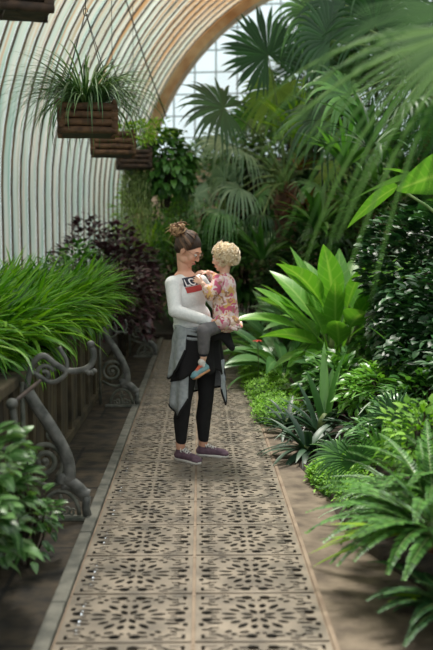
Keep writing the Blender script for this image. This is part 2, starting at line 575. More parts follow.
# ---------------------------------------------------------------- the glass vault
AX = Vector((0.150, 0.9887, 0)); IN = Vector((0.9887, -0.150, 0))
V0 = Vector((-4.5, 0, 0)); VR = 5.15; VZ = 2.3; VEND = 20.5
def vp(s, a, inset=0.0):
    """point of the vault: s along the axis, a = arc length up from the floor"""
    if a <= VZ: off, z = 0.0, a
    else:
        t = (a - VZ) / VR
        off, z = VR * (1 - math.cos(t)), VZ + VR * math.sin(t)
        return V0 + AX * s + IN * (off + inset * math.cos(t)) + Vector((0, 0, z - inset * math.sin(t)))
    return V0 + AX * s + IN * (off + inset) + Vector((0, 0, z))

def glass_mat():
    m, n, l, b = new_mat('whitewashed_glass')
    uv = n.new('ShaderNodeUVMap'); mp = n.new('ShaderNodeMapping'); mp.inputs['Scale'].default_value = (7.0, 0.5, 1)
    l.new(uv.outputs[0], mp.inputs[0])
    nz = n.new('ShaderNodeTexNoise'); nz.inputs['Scale'].default_value = 1.0; nz.inputs['Detail'].default_value = 5
    l.new(mp.outputs[0], nz.inputs['Vector'])
    r = n.new('ShaderNodeValToRGB'); e = r.color_ramp.elements
    e[0].position = 0.30; e[0].color = (0.26, 0.40, 0.33, 1)
    e[1].position = 0.52; e[1].color = (0.48, 0.55, 0.48, 1)
    q = e.new(0.72); q.color = (0.66, 0.58, 0.49, 1)
    l.new(nz.outputs[0], r.inputs[0])
    # rusty brown algae stain, heavier high in the vault
    nz2 = n.new('ShaderNodeTexNoise'); nz2.inputs['Scale'].default_value = 1.0; nz2.inputs['Detail'].default_value = 6
    mp2 = n.new('ShaderNodeMapping'); mp2.inputs['Scale'].default_value = (9.0, 0.25, 1); mp2.inputs['Location'].default_value = (3.3, 1, 0)
    l.new(uv.outputs[0], mp2.inputs[0]); l.new(mp2.outputs[0], nz2.inputs['Vector'])
    sp = n.new('ShaderNodeSeparateXYZ'); l.new(uv.outputs[0], sp.inputs[0])
    mr = n.new('ShaderNodeMapRange'); mr.inputs[1].default_value = 2.5; mr.inputs[2].default_value = 7.5; mr.inputs[3].default_value = -0.16; mr.inputs[4].default_value = 0.10
    l.new(sp.outputs[1], mr.inputs[0])
    ad = n.new('ShaderNodeMath'); ad.operation = 'ADD'; l.new(nz2.outputs[0], ad.inputs[0]); l.new(mr.outputs[0], ad.inputs[1])
    st = n.new('ShaderNodeValToRGB'); st.color_ramp.elements[0].position = 0.42; st.color_ramp.elements[1].position = 0.60
    l.new(ad.outputs[0], st.inputs[0])
    mx = n.new('ShaderNodeMixRGB'); mx.inputs[2].default_value = (0.42, 0.24, 0.11, 1)
    l.new(st.outputs[0], mx.inputs[0]); l.new(r.outputs[0], mx.inputs[1])
    df = n.new('ShaderNodeBsdfTranslucent'); l.new(mx.outputs[0], df.inputs[0])
    dd = n.new('ShaderNodeBsdfDiffuse'); l.new(mx.outputs[0], dd.inputs[0])
    ms = n.new('ShaderNodeMixShader'); ms.inputs[0].default_value = 0.7
    l.new(dd.outputs[0], ms.inputs[1]); l.new(df.outputs[0], ms.inputs[2])
    l.new(ms.outputs[0], n['Material Output'].inputs[0])
    return m
M_vglass = glass_mat()
M_bar = plain('glazing_bar', (0.10, 0.085, 0.06), 0.7, c2=(0.22, 0.15, 0.09), scale=3)
PITCHV = 0.355
ns = int((VEND + 2.2) / PITCHV)
AT = VZ + VR * math.radians(118)
NA = 26
AS = [0.5, VZ] + [VZ + (AT - VZ) * k / NA for k in range(1, NA + 1)]
NCUT = 15
V = []; F = []; UVv = []
for i in range(ns):
    s0 = VEND - (i + 1) * PITCHV; s1 = VEND - i * PITCHV
    b = len(V)
    ASi = AS if s0 > 13.0 else AS[:NCUT]
    for a in ASi:
        for s in (s0 + 0.02, s1 - 0.02):
            V.append(tuple(vp(s, a))); UVv.append((s, a))
    for k in range(len(ASi) - 1):
        F.append((b + 2 * k, b + 2 * k + 1, b + 2 * k + 3, b + 2 * k + 2))
struct(link('wall_left', raw_mesh('wall_left', V, F, M_vglass, UVv)))
# glazing bars
V = []; F = []
for i in range(ns + 1):
    s = VEND - i * PITCHV
    b = len(V)
    ASi = AS if s > 12.9 else AS[:NCUT]
    for a in ASi:
        for (ds, ins) in ((-0.012, 0.002), (-0.012, 0.03), (0.012, 0.03), (0.012, 0.002)):
            V.append(tuple(vp(s + ds, a, ins)))
    for k in range(len(ASi) - 1):
        for e in range(4):
            p = b + 4 * k
            F.append((p + e, p + (e + 1) % 4, p + 4 + (e + 1) % 4, p + 4 + e))
struct(link('trim_4', raw_mesh('trim_4', V, F, M_bar, smooth=False)))
# low masonry plinth under the glass and the end rib
mb = MB()
c = V0 + AX * 10 + IN * -0.05
mb.box((c.x, c.y, 0.25), (0.4, 23, 0.55), rot=Matrix.Rotation(-math.atan2(0.150, 0.9887), 3, 'Z'))
struct(mb.build('wall_plinth', M_kerb, smooth=False))
M_rib = plain('end_rib', (0.40, 0.22, 0.10), 0.7, c2=(0.62, 0.47, 0.28), scale=2.5)
V = []; F = []
AS2 = [0.0, VZ] + [VZ + VR * PI * k / 40 for k in range(1, 38)]
for a in AS2:
    for (ds, ins) in ((-0.2, 0.0), (-0.2, 0.20), (0.12, 0.22), (0.12, 0.0)):
        V.append(tuple(vp(VEND + ds, a, ins)))
for k in range(len(AS2) - 1):
    for e in range(4):
        p = 4 * k
        F.append((p + e, p + (e + 1) % 4, p + 4 + (e + 1) % 4, p + 4 + e))
struct(link('trim_5', raw_mesh('trim_5', V, F, M_rib, smooth=False)))

# gable: white glass with a grid of bars beyond the arch, and warm wall below
def clear_mat():
    m, n, l, b = new_mat('clear_glass')
    tr = n.new('ShaderNodeBsdfTransparent'); tr.inputs[0].default_value = (0.93, 0.97, 0.97, 1)
    gl = n.new('ShaderNodeBsdfGlossy'); gl.inputs['Roughness'].default_value = 0.05
    ms = n.new('ShaderNodeMixShader'); ms.inputs[0].default_value = 0.08
    l.new(tr.outputs[0], ms.inputs[1]); l.new(gl.outputs[0], ms.inputs[2]); l.new(ms.outputs[0], n['Material Output'].inputs[0])
    return m
M_clear = clear_mat()
gb = V0 + AX * (VEND + 1.5)
def gp(u, z, d=0.0): return gb + IN * u + AX * d + Vector((0, 0, z))
RZ = Matrix.Rotation(-math.atan2(0.150, 0.9887), 3, 'Z')
mb = MB()
c = gp(4.6, 6.3); mb.box(c, (12.0, 0.02, 5.6), rot=RZ)
gw = struct(mb.build('window_1', M_clear, smooth=False))
mb = MB()
for k in range(25):
    mb.box(gp(-1.4 + k * 0.5, 6.3), (0.035, 0.06, 5.6), rot=RZ)
for k in range(12):
    mb.box(gp(4.6, 3.5 + k * 0.5), (12.0, 0.05, 0.03), rot=RZ)
struct(mb.build('window_1_frame', plain('gable_bar', (0.35, 0.42, 0.42), 0.6), smooth=False))
mb = MB(); mb.box(gp(4.6, 1.75), (12.0, 0.3, 3.5), rot=RZ)
struct(mb.build('wall_back', M_stucco, smooth=False))
# unseen wall added behind the right-hand beds so gaps between plants stay dark
def added_dark_wall():
    V = []; F = []
    nx, nz = 60, 18
    for i in range(nx + 1):
        for j in range(nz + 1):
            s = -1 + 22.5 * i / nx; z = 4.6 * j / nz
            p = V0 + AX * s + IN * (9.0 + 0.25 * math.sin(s * 2.3 + z * 3) + rng.uniform(-.15, .15) + z * 0.12) + Vector((0, 0, z - 0.1))
            V.append(tuple(p))
    for i in range(nx):
        for j in range(nz):
            a = i * (nz + 1) + j
            F.append((a, a + nz + 1, a + nz + 2, a + 1))
    return struct(link('added_wall_right', raw_mesh('added_wall_right', V, F, M_addwall)))
added_dark_wall()

# planting bank on the right
def bank_z(x, y):
    t = max(0.0, x - 0.95)
    return 0.02 + 0.42 * t ** 0.9 * (1 - math.exp(-t * 2.5)) if t > 0 else 0.0
V = []; F = []
nx, ny = 40, 80
for j in range(ny + 1):
    for i in range(nx + 1):
        y = 1.5 + j * 0.25; x = 0.74 + 0.05 * math.sin(j * 0.9) + 0.26 * max(0.0, min(1.0, (5.2 - y) / 1.2)) + (i / nx) ** 1.5 * 7.2
        edge = -0.03 if i == 0 else 0
        V.append((x, y, bank_z(x, y) + 0.03 + edge * 2 + rng.uniform(-.015, .015)))
for j in range(ny):
    for i in range(nx):
        a = j * (nx + 1) + i
        F.append((a, a + 1, a + nx + 2, a + nx + 1))
struct(link('ground_bank', raw_mesh('ground_bank', V, F, M_soil)))
# soil on the far end of the walk
mb = MB()
mb.box((-0.3, 17.6, 0.02), (3.2, 6.0, 0.12)); struct(mb.build('ground_end', M_soil, smooth=False))

# ================================================================ PLANTERS ON THE LEFT
M_pst = plain('planter_stone', (0.028, 0.023, 0.013), 0.85, c2=(0.095, 0.072, 0.038), scale=4, bump=0.4, detail=8)
M_pdark = plain('planter_dark', (0.018, 0.015, 0.01), 0.9, c2=(0.045, 0.036, 0.02), scale=6, bump=0.4)
def planter(name, x0, x1, y0, y1, h, label, bays):
    r = empty(name, ((x0 + x1) / 2, (y0 + y1) / 2, 0), label, 'planter')
    cx, cy = r.location.x, r.location.y
    L = y1 - y0; W = x1 - x0
    mb = MB()
    mb.box((0, 0, h * 0.5 - 0.03), (W - 0.1, L - 0.06, h - 0.06))
    mb.build('trough', M_pdark, r, smooth=False)
    mb = MB(); mb.box((0, 0, h - 0.035), (W + 0.03, L + 0.03, 0.07), bevel=0.012); mb.build('rim', M_pst, r, smooth=False)
    mb = MB(); mb.box((0, 0, 0.04), (W + 0.02, L + 0.02, 0.08), bevel=0.01); mb.build('base', M_pst, r, smooth=False)
    mb = MB(); mb.box((0, 0, h + 0.006), (W - 0.16, L - 0.16, 0.02)); mb.build('soil', M_soil, r, smooth=False)
    for k in range(bays + 1):
        y = -L / 2 + 0.045 + (L - 0.09) * k / bays
        mb = MB(); mb.box((W / 2 - 0.035, y, h / 2), (0.075, 0.09, h - 0.08), bevel=0.006); mb.build('post', M_pst, r, smooth=False)
    for k in range(bays):
        y = -L / 2 + 0.045 + (L - 0.09) * (k + 0.5) / bays
        mb = MB()
        bw = (L - 0.09) / bays - 0.12
        for q in range(3):
            mb.box((W / 2 - 0.045, y + (q - 1) * bw / 3, h / 2), (0.04, bw / 3 - 0.014, h - 0.12), bevel=0.004)
        mb.build('panel', M_pst, r, smooth=False)
    return r
planter('stone_planter', -2.05, -1.035, 2.2, 9.5, 0.84, 'long dark stone planter with upright panels under the arching green strap ferns', 13)
planter('stone_trough', -1.7, -1.0, 10.0, 15.0, 0.24, 'low dark stone trough under the purple-leaved shrubs', 6)

# ================================================================ CAST-IRON BRACKETS
M_cast = plain('cast_iron_paint', (0.05, 0.054, 0.047), 0.55, c2=(0.17, 0.17, 0.155), scale=14, bump=0.15)
M_castd = plain('cast_iron_mossy', (0.07, 0.08, 0.06), 0.7, c2=(0.17, 0.17, 0.14), scale=14, bump=0.2)
def spiral(cx, cz, r0, r1, a0, turns, n=28):
    return [Vector((cx + (r0 + (r1 - r0) * k / n) * math.cos(a0 + turns * 2 * PI * k / n), 0, cz + (r0 + (r1 - r0) * k / n) * math.sin(a0 + turns * 2 * PI * k / n))) for k in range(n + 1)]
def bez(pts, n=10):
    """Catmull-Rom through points"""
    P_ = [Vector(p) for p in pts]; P_ = [P_[0] * 2 - P_[1]] + P_ + [P_[-1] * 2 - P_[-2]]
    out = []
    for i in range(1, len(P_) - 2):
        for k in range(n):
            t = k / n
            a, b, c, d = P_[i - 1:i + 3]
            out.append(0.5 * ((2 * b) + (-a + c) * t + (2 * a - 5 * b + 4 * c - d) * t * t + (-a + 3 * b - 3 * c + d) * t ** 3))
    out.append(P_[-2]); return out
def V3(x, z): return Vector((x, 0, z))
def bracket(y, x_foot, label, upper=True, group=None):
    """profile in the plane across the walk; local x=0 at the toe, negative towards the planter"""
    r = empty('iron_bracket', (x_foot, y, 0), label, 'bracket', group)
    # curved leg
    m = MB(); m.tube(bez([V3(-0.34, 0.76), V3(-0.28, 0.66), V3(-0.19, 0.52), V3(-0.12, 0.38), V3(-0.10, 0.27), V3(-0.115, 0.235)]), [0.024] * 51, 10, flat=(1.0, 1.5), up=(0, 1, 0)).build('leg', M_cast, r)
    # reeded foot: neck, slope and toe
    m = MB()
    m.tube(bez([V3(-0.155, 0.215), V3(-0.14, 0.245), V3(-0.11, 0.232), V3(-0.06, 0.195), V3(-0.02, 0.155), V3(0.01, 0.145)], 6), 0.021, 8, flat=(1.0, 1.7), up=(0, 1, 0))
    m.tube(bez([V3(-0.15, 0.20), V3(-0.10, 0.20), V3(-0.05, 0.165), V3(-0.015, 0.125)], 6), 0.014, 8, flat=(1, 2), up=(0, 1, 0))
    m.tube([V3(-0.004, 0.14), V3(-0.012, 0.07), V3(0.0, 0.01)], [0.022, 0.024, 0.026], 8, up=(0, 1, 0))
    m.build('foot', M_cast, r)
    m = MB(); m.box((-0.15, 0, 0.012), (0.33, 0.055, 0.024), bevel=0.005); m.build('base_bar', M_castd, r, smooth=False)
    # arch of the foot with fleur ornament
    m = MB()
    m.tube([V3(-0.155 + 0.105 * math.cos(PI * k / 16), 0.03 + 0.14 * math.sin(PI * k / 16)) for k in range(17)], 0.009, 6, flat=(1, 1.5), up=(0, 1, 0))
    m.tube([V3(-0.155, 0.03), V3(-0.155, 0.13)], [0.012, 0.006], 6)
    for s in (-1, 1):
        m.tube([Vector((-0.155 + s * p.x, 0, p.z)) for p in spiral(0.032, 0.06, 0.028, 0.008, -PI, 1.2, 20)], 0.007, 6, up=(0, 1, 0))
        m.tube([Vector((-0.155 + s * p.x, 0, p.z)) for p in spiral(0.065, 0.045, 0.022, 0.006, 0.6, 1.1, 18)], 0.006, 6, up=(0, 1, 0))
        m.tube([V3(-0.155, 0.09), V3(-0.155 + s * 0.02, 0.115), V3(-0.155 + s * 0.042, 0.118)], [0.008, 0.008, 0.003], 6)
    m.ball((-0.155, 0, 0.135), (0.013, 0.01, 0.02), 10)
    m.build('foot_ornament', M_castd, r)
    # big scroll ring behind the leg
    m = MB()
    m.tube(spiral(-0.245, 0.345, 0.115, 0.03, -0.9, 1.75, 48), 0.0105, 6, flat=(1, 1.6), up=(0, 1, 0))
    m.tube(spiral(-0.245, 0.345, 0.05, 0.012, 1.5, 1.0, 24), 0.008, 6, up=(0, 1, 0))
    m.tube([V3(-0.15, 0.22), V3(-0.21, 0.2), V3(-0.27, 0.215), V3(-0.34, 0.25)], 0.009, 6, flat=(1, 1.5), up=(0, 1, 0))
    m.tube(spiral(-0.185, 0.505, 0.045, 0.012, -2.2, -1.2, 24), 0.008, 6, up=(0, 1, 0))
    m.ball((-0.245, 0, 0.345), (0.018, 0.014, 0.018), 10)
    m.tube([V3(-0.36, 0.02), V3(-0.36, 0.8)], 0.014, 8)
    m.build('scrollwork', M_castd, r)
    if upper:
        m = MB()
        m.tube(bez([V3(-0.34, 0.76), V3(-0.30, 0.90), V3(-0.24, 0.95), V3(-0.17, 0.90), V3(-0.10, 0.865), V3(-0.02, 0.87), V3(0.03, 0.90), V3(0.045, 0.96), V3(0.03, 1.0)], 8), 0.013, 8, flat=(1, 1.4), up=(0, 1, 0))
        m.tube(spiral(-0.235, 0.845, 0.055, 0.012, 0.3, 1.3, 28), 0.010, 6, flat=(1, 1.4), up=(0, 1, 0))
        m.tube(bez([V3(-0.30, 0.86), V3(-0.20, 0.80), V3(-0.12, 0.84), V3(-0.11, 0.92), V3(-0.15, 1.0)], 8), [0.014] * 20 + [0.012] * 13, 8, up=(0, 1, 0))
        for q in range(4):
            a = -2.6 + q * 0.7
            m.ball((0.025 + 0.025 * math.cos(a), 0, 0.875 + 0.022 * math.sin(a)), (0.018, 0.015, 0.013), 8, rot=Matrix.Rotation(-a, 3, 'Y'))
        m.build('arm', M_cast, r)
        m = MB(); m.ball((0.03, 0, 1.015), (0.024, 0.024, 0.022), 12); m.build('knob', M_cast, r)
    return r
b1 = bracket(5.07, -0.645, 'grey cast-iron scroll bracket with curved leg nearest the camera, beside the leafy bush', upper=True)
b2 = bracket(8.6, -0.60, 'mossy cast-iron scroll bracket at the far end of the strap-fern planter', upper=True)
b3 = bracket(12.3, -0.60, 'small distant cast-iron bracket foot in front of the purple shrubs', upper=False)
b2.children  # noqa
for ch in b2.children:
    if ch.name.startswith(('arm', 'knob')):
        ch.scale = (0.62, 1, 0.72); ch.location = (-0.13, 0, 0.10)
# hooked handrail end with a knob, rising from a post nearer the camera
hr = empty('iron_hook_rail', P(11, 428, 4.4), 'rusty iron hook rail ending in a grey ball knob, above the leafy bush', 'hook rail')
hl = hr.location.copy()
m = MB(); pA = P(12, 404, 4.4) - hl; pB = P(24, 394, 4.6) - hl; pC = P(40, 381, 4.9) - hl
m.tube([pA, pB, pC], 0.011, 8); m.build('rail', plain('rusty_iron', (0.035, 0.026, 0.022), 0.6, c2=(0.08, 0.055, 0.045), scale=12), hr)
m = MB(); m.ball(pA, 0.03, 14); m.build('knob', M_cast, hr)
m = MB(); m.tube(bez([pA, P(14, 418, 4.4) - hl, P(17, 432, 4.4) - hl, P(12, 446, 4.4) - hl, P(2, 450, 4.4) - hl], 6), [0.018] * 8 + [0.013] * 17, 8); m.build('scroll', M_cast, hr)

# ================================================================ HANGING BASKETS
M_log = plain('basket_wood', (0.05, 0.024, 0.011), 0.75, c2=(0.17, 0.085, 0.04), scale=14, bump=0.4)
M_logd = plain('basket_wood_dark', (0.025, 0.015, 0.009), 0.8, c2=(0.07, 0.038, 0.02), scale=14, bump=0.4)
M_chain = plain('chain_metal', (0.05, 0.05, 0.045), 0.5, metal=0.6)
def basket(loc, w, h, d, rz, label, layers=4, chain=2.6, mat=None):
    r = empty('hanging_basket', loc, label, 'hanging basket', None, rz)
    rnd = random.Random(int(loc[1] * 10))
    R_ = h / layers * 0.5
    for k in range(layers):
        z = -h / 2 + R_ + k * h / layers
        along = True
        for s in (-1, 1):
            for (ax) in (0, 1):
                m = MB()
                n = 7; pts = []
                ext = (w if ax == 0 else d) / 2 + R_ * 0.8
                for q in range(n):
                    t = -ext + 2 * ext * q / (n - 1)
                    j = rnd.uniform(-.003, .003)
                    pts.append((t, s * (d / 2) + j, z + j + rnd.uniform(-.002, .002)) if ax == 0 else (s * (w / 2) + j, t, z + R_ * 0.9 + j))
                m.tube(pts, [R_ * rnd.uniform(0.86, 1.02) for _ in range(n)], 9)
                m.build('log', (mat or M_log), r)
    m = MB(); m.box((0, 0, -h * 0.12), (w * 0.93, d * 0.93, h * 0.72)); m.build('liner', M_logd, r, smooth=False)
    for sx in (-1, 1):
        for sy in (-1, 1):
            m = MB()
            a = Vector((sx * w / 2, sy * d / 2, h / 2)); b = Vector((0, 0, h / 2 + 0.75))
            m.tube([a, b], 0.0035, 5); m.build('chain', M_chain, r)
    m = MB()
    m.tube([(0, 0, h / 2 + 0.75), (0, 0, h / 2 + chain)], 0.0035, 5)
    m.tube([(0.018 * math.cos(a), 0, h / 2 + 0.75 + 0.03 * math.sin(a)) for a in [k * PI / 6 for k in range(12)]], 0.004, 5)
    m.build('hanger', M_chain, r)
    return r
def centre(px, py, Y): return tuple(P(px, py, Y))
bk1 = basket(centre(87, 121, 7.6), 0.43, 0.25, 0.36, 0.16, 'nearest log hanging basket holding the long grassy spider plant', 4)
bk2 = basket(centre(113, 145, 9.9), 0.43, 0.25, 0.40, 0.1, 'second log hanging basket, with small yellow-green leaves, behind the spider plant', 4)
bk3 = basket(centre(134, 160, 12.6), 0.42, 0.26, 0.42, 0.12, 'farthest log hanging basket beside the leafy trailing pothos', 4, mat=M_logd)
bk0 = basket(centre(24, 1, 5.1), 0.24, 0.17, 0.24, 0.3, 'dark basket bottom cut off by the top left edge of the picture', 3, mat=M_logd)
m = MB(); m.tube([P(122, -12, 12.6), P(145, 60, 12.8), P(166, 116, 13.0)], 0.009, 6)
tag(m.build('steel_cable', M_chain), 'thin dark cable running slantwise down the vault to the trailing pothos', 'cable')

# ================================================================ PLANTS
G = lambda *c: [srgb(*x) for x in c]
L_strap = leaf_mat('leaf_strap', G((40, 90, 18), (84, 146, 32), (140, 190, 54)), 0.4, 0.35)
L_bright = leaf_mat('leaf_bright', G((70, 128, 40), (96, 156, 54), (120, 176, 70)), 0.33, 0.28, vein=srgb(150, 190, 100), veins=9)
L_lily = leaf_mat('leaf_lily', G((60, 104, 56), (92, 140, 82), (120, 164, 104)), 0.3, 0.2, vein=srgb(120, 160, 100))
L_mid = leaf_mat('leaf_mid', G((40, 80, 34), (70, 120, 50), (104, 156, 72)), 0.38, 0.25)
L_dark = leaf_mat('leaf_dark', G((24, 52, 26), (44, 84, 42), (68, 114, 64)), 0.45, 0.2)
L_ivy = leaf_mat('leaf_ivy', G((20, 46, 26), (34, 74, 38), (58, 108, 58)), 0.45, 0.15)
L_grey = leaf_mat('leaf_grey', G((96, 132, 96), (130, 160, 126), (160, 186, 152)), 0.45, 0.25)
L_palm = leaf_mat('leaf_palm', G((26, 62, 28), (44, 90, 40)), 0.45, 0.25)
L_palmy = leaf_mat('leaf_palm_yellow', G((96, 138, 52), (128, 164, 66)), 0.4, 0.4)
L_foreb = leaf_mat('leaf_fore_dark', G((34, 70, 26), (52, 92, 36)), 0.8, 0.3, spec=.15)
L_fore = leaf_mat('leaf_fore', G((52, 96, 34), (80, 124, 48), (104, 146, 66)), 0.62, 0.35)
L_purple = leaf_mat('leaf_purple', G((28, 14, 20), (58, 30, 42), (86, 52, 60), (46, 56, 36)), 0.38, 0.12, tcol=(1.2, 0.7, 0.8))
L_moss = leaf_mat('leaf_moss', G((76, 128, 22), (112, 166, 36), (140, 190, 56)), 0.6, 0.25)
L_rhoeo = leaf_mat('leaf_rosette', G((22, 48, 34), (40, 70, 48), (60, 92, 66)), 0.45, 0.1)
L_spider = leaf_mat('leaf_spider', G((34, 66, 34), (66, 104, 58), (130, 160, 112)), 0.35, 0.3)
L_yell = leaf_mat('leaf_yellowgreen', G((104, 150, 30), (148, 186, 44)), 0.4, 0.35)
L_trail = leaf_mat('leaf_trailing', G((120, 140, 84), (156, 172, 112), (96, 120, 66)), 0.5, 0.3)
L_bush = leaf_mat('leaf_bush', G((36, 74, 30), (62, 104, 48), (110, 152, 90)), 0.33, 0.25, vein=srgb(140, 176, 120))
L_brom = leaf_mat('leaf_bronze', G((80, 40, 26), (120, 72, 44), (60, 76, 36)), 0.4, 0.2)
M_stem = plain('stem', srgb(74, 92, 44), 0.6, c2=srgb(104, 120, 66), scale=10)
M_pet = plain('petiole', srgb(96, 124, 66), 0.5, c2=srgb(124, 146, 84), scale=6)
M_trunk = plain('trunk', srgb(52, 34, 22), 0.9, c2=srgb(98, 66, 44), scale=9, bump=0.8)
M_twig = plain('twig', srgb(38, 32, 22), 0.9, c2=srgb(62, 52, 36), scale=9)
M_core = plain('leaf_litter', srgb(18, 26, 14), 0.95, c2=srgb(26, 36, 20), scale=20)

def plant(name, loc, label, cat, group=None):
    return empty(name, loc, label, cat, group)

def shell(c, r, n, lo=0.72, zmin=-0.6):
    d = rng.normal(size=(n * 2, 3)); d /= np.linalg.norm(d, axis=1)[:, None]
    d = d[d[:, 2] > zmin][:n]
    k = U(lo, 1.0, len(d)) ** 0.5
    return np.array(c) + d * np.array(r) * k[:, None], d

def shrub(name, c, r, n, L, W, mat, label, cat='shrub', group=None, kind='ovate', lo=0.55, droop=0.7, core=True, stems=7, lift=0.2, base_z=0.0, segs=4, fold=0.2, wild=0.6):
    c = Vector(c); root = plant(name, (c.x, c.y, base_z), label, cat, group)
    oc = np.array([0, 0, c.z - base_z])
    p, d = shell(oc, r, n, lo)
    # sit on clusters so the outline is uneven
    ph = rng.uniform(0, 6.28, 6)
    k = 1 + 0.13 * np.sin(d[:, 0] * 5 + ph[0]) + 0.12 * np.sin(d[:, 2] * 6 + ph[1] + d[:, 1] * 4)
    p = oc + (p - oc) * k[:, None]
    dd = d + rng.normal(size=d.shape) * wild * 0.5 + np.array([0, 0, lift])
    dd /= np.linalg.norm(dd, axis=1)[:, None]
    az = np.arctan2(dd[:, 1], dd[:, 0]); el = np.arcsin(np.clip(dd[:, 2], -1, 1)) * 0.8
    m = LB()
    m.leaves(p, az, el, L * U(.65, 1.2, len(p)), W * U(.7, 1.15, len(p)), droop=droop * U(.5, 1.4, len(p)), roll=U(-.5, .5, len(p)), kind=kind, fold=fold, segs=segs)
    m.build('foliage', mat, root)
    sm = MB()
    for k in range(stems):
        a = rng.uniform(0, 6.28); q = rng.uniform(.25, .7)
        top = Vector((math.cos(a) * r[0] * q, math.sin(a) * r[1] * q, oc[2] + r[2] * rng.uniform(.0, .6)))
        b = Vector((math.cos(a) * r[0] * .12, math.sin(a) * r[1] * .12, 0))
        mid = (b + top) / 2 + Vector((rng.uniform(-.05, .05), rng.uniform(-.05, .05), 0.03))
        w = 0.012 * (r[2] / 0.5) ** 0.5
        sm.tube(bez([b, mid, top], 4), list(np.linspace(w, w * .35, 9)), 6)
    if core:
        # twiggy heart of the shrub
        for k in range(int(26 * min(1.5, r[0] / .5 + .3))):
            a = rng.normal(size=3); a /= np.linalg.norm(a); a = a * np.array(r) * rng.uniform(.5, .85) + oc
            if a[2] < 0.01: a[2] = 0.01
            sm.tube([Vector((0, 0, max(0.0, oc[2] * .5))), Vector(a * np.array([.5, .5, 1]) * 1.0), Vector(a)], [.01, .007, .003], 4)
    sm.build('stem', M_twig, root)
    return root

def rosette(name, loc, n, L, W, mat, label, cat='plant', group=None, kind='strap', el=(0.4, 1.35), droop=(0.6, 1.6), az=(0, 6.283), r0=0.04, segs=7, fold=0.25, wave=0.0, curl=0.15, stem=True, Lr=(.7, 1.1), roll=.15):
    root = plant(name, loc, label, cat, group)
    m = LB()
    a = U(az[0], az[1], n)
    b = np.stack([np.cos(a) * r0 * U(0, 1, n), np.sin(a) * r0 * U(0, 1, n), U(0, 0.03, n)], 1)
    m.leaves(b, a, U(el[0], el[1], n), L * U(Lr[0], Lr[1], n), W * U(.8, 1.15, n), droop=U(droop[0], droop[1], n), curl=U(-curl, curl, n), roll=U(-roll, roll, n), kind=kind, segs=segs, fold=fold, wave=wave)
    m.build('foliage', mat, root)
    if stem:
        s = MB(); s.tube([(0, 0, -0.04), (0, 0, 0.05), (0, 0, 0.10)], [r0 * 1.1 + .008, r0 * .9 + .005, r0 * .3], 8); s.build('crown', M_stem, root)
    return root

# ---- strap-leaf ferns in the planter
k = 0
for row, (xx, yy0) in enumerate(((-1.27, 5.3), (-1.50, 4.3), (-1.80, 4.0))):
    y = yy0
    while y < 9.45:
        z = 0.86
        root = plant('strap_fern', (xx + U(-.05, .05) + (0.10 if row == 0 and y > 7.6 else 0), y, z), None, None)
        lab = {0: 'bright green strap-leaf fern spilling over the front rim of the stone planter',
               1: 'bright green strap-leaf fern in the middle row of the stone planter',
               2: 'bright green strap-leaf fern at the back of the stone planter by the glass'}[row]
        tag(root, lab, 'fern', ['front row ferns', 'middle row ferns', 'back row ferns'][row] + ' of the planter')
        m = LB()
        n = 120
        a = np.where(rng.random(n) < .6, U(-1.3, 1.3, n), U(0, 6.28, n))
        b = np.stack([U(-.10, .10, n), U(-.16, .16, n), U(0, .03, n)], 1)
        Ls = U(.42, .76, n) * (1.0 if row or y > 7.6 else 0.9)
        m.leaves(b, a, U(.85, 1.5, n), Ls, U(.026, .046, n), droop=U(.5, 1.9, n), curl=U(-.3, .3, n), kind='strap', segs=9, fold=.25, wave=.12, roll=U(-.3, .3, n))
        if row == 0:
            q = 16
            m.leaves(np.stack([U(-.02, .1, q), U(-.2, .2, q), U(0, .02, q)], 1), U(-.7, .7, q), U(.3, .8, q), U(.26, .42, q), U(.032, .044, q), droop=U(1.6, 2.2, q), kind='strap', segs=10, fold=.2, wave=.2)
        m.build('foliage', L_strap, root)
        s = MB(); s.tube([(0, 0, -0.01), (0, 0, .05)], [.09, .04], 8); s.build('crown', M_stem, root)
        y += 0.43 + U(-.04, .04)
# drooping blades from behind the rail nearer the camera
# ---- leafy bush at the bottom left
shrub('leafy_bush', (-1.0, 3.7, 0.50), (0.28, 0.42, 0.48), 560, .105, .055, L_bush, 'leafy bush with oval pale green leaves in the bottom left corner', droop=.8, lo=.35)
shrub('leafy_bush', (-0.86, 4.35, 0.24), (0.16, 0.22, 0.26), 200, .07, .04, L_bush, 'small low bush of oval leaves at the base of the near iron bracket', droop=.8, lo=.3)

# ---- purple shrubs and greenery at the far left
pz = 0.24
shrub('purple_shrub', (-0.93, 10.6, .82), (.36, .5, .52), 900, .10, .06, L_purple, 'dark purple-leaved shrub just beyond the strap-fern planter', base_z=pz, lo=.5)
shrub('purple_shrub', (-1.02, 11.9, 1.05), (.46, .55, .70), 1000, .11, .065, L_purple, 'taller purple-leaved shrub behind the woman, its top reddish', base_z=pz, lo=.5)
shrub('purple_shrub', (-0.98, 13.4, .80), (.42, .6, .62), 800, .11, .06, L_purple, 'farthest purple-leaved shrub at the end of the low trough', base_z=pz, lo=.5)
shrub('green_shrub', (-1.38, 10.2, 1.02), (.42, .6, .52), 800, .10, .045, L_mid, 'mid green shrub between the strap ferns and the purple shrubs', base_z=pz, lo=.5)
shrub('purple_shrub', (-1.50, 12.3, 1.25), (.5, .8, .6), 800, .11, .06, L_purple, 'purple shrub by the whitewashed glass, behind the other purple ones', base_z=pz, lo=.5)

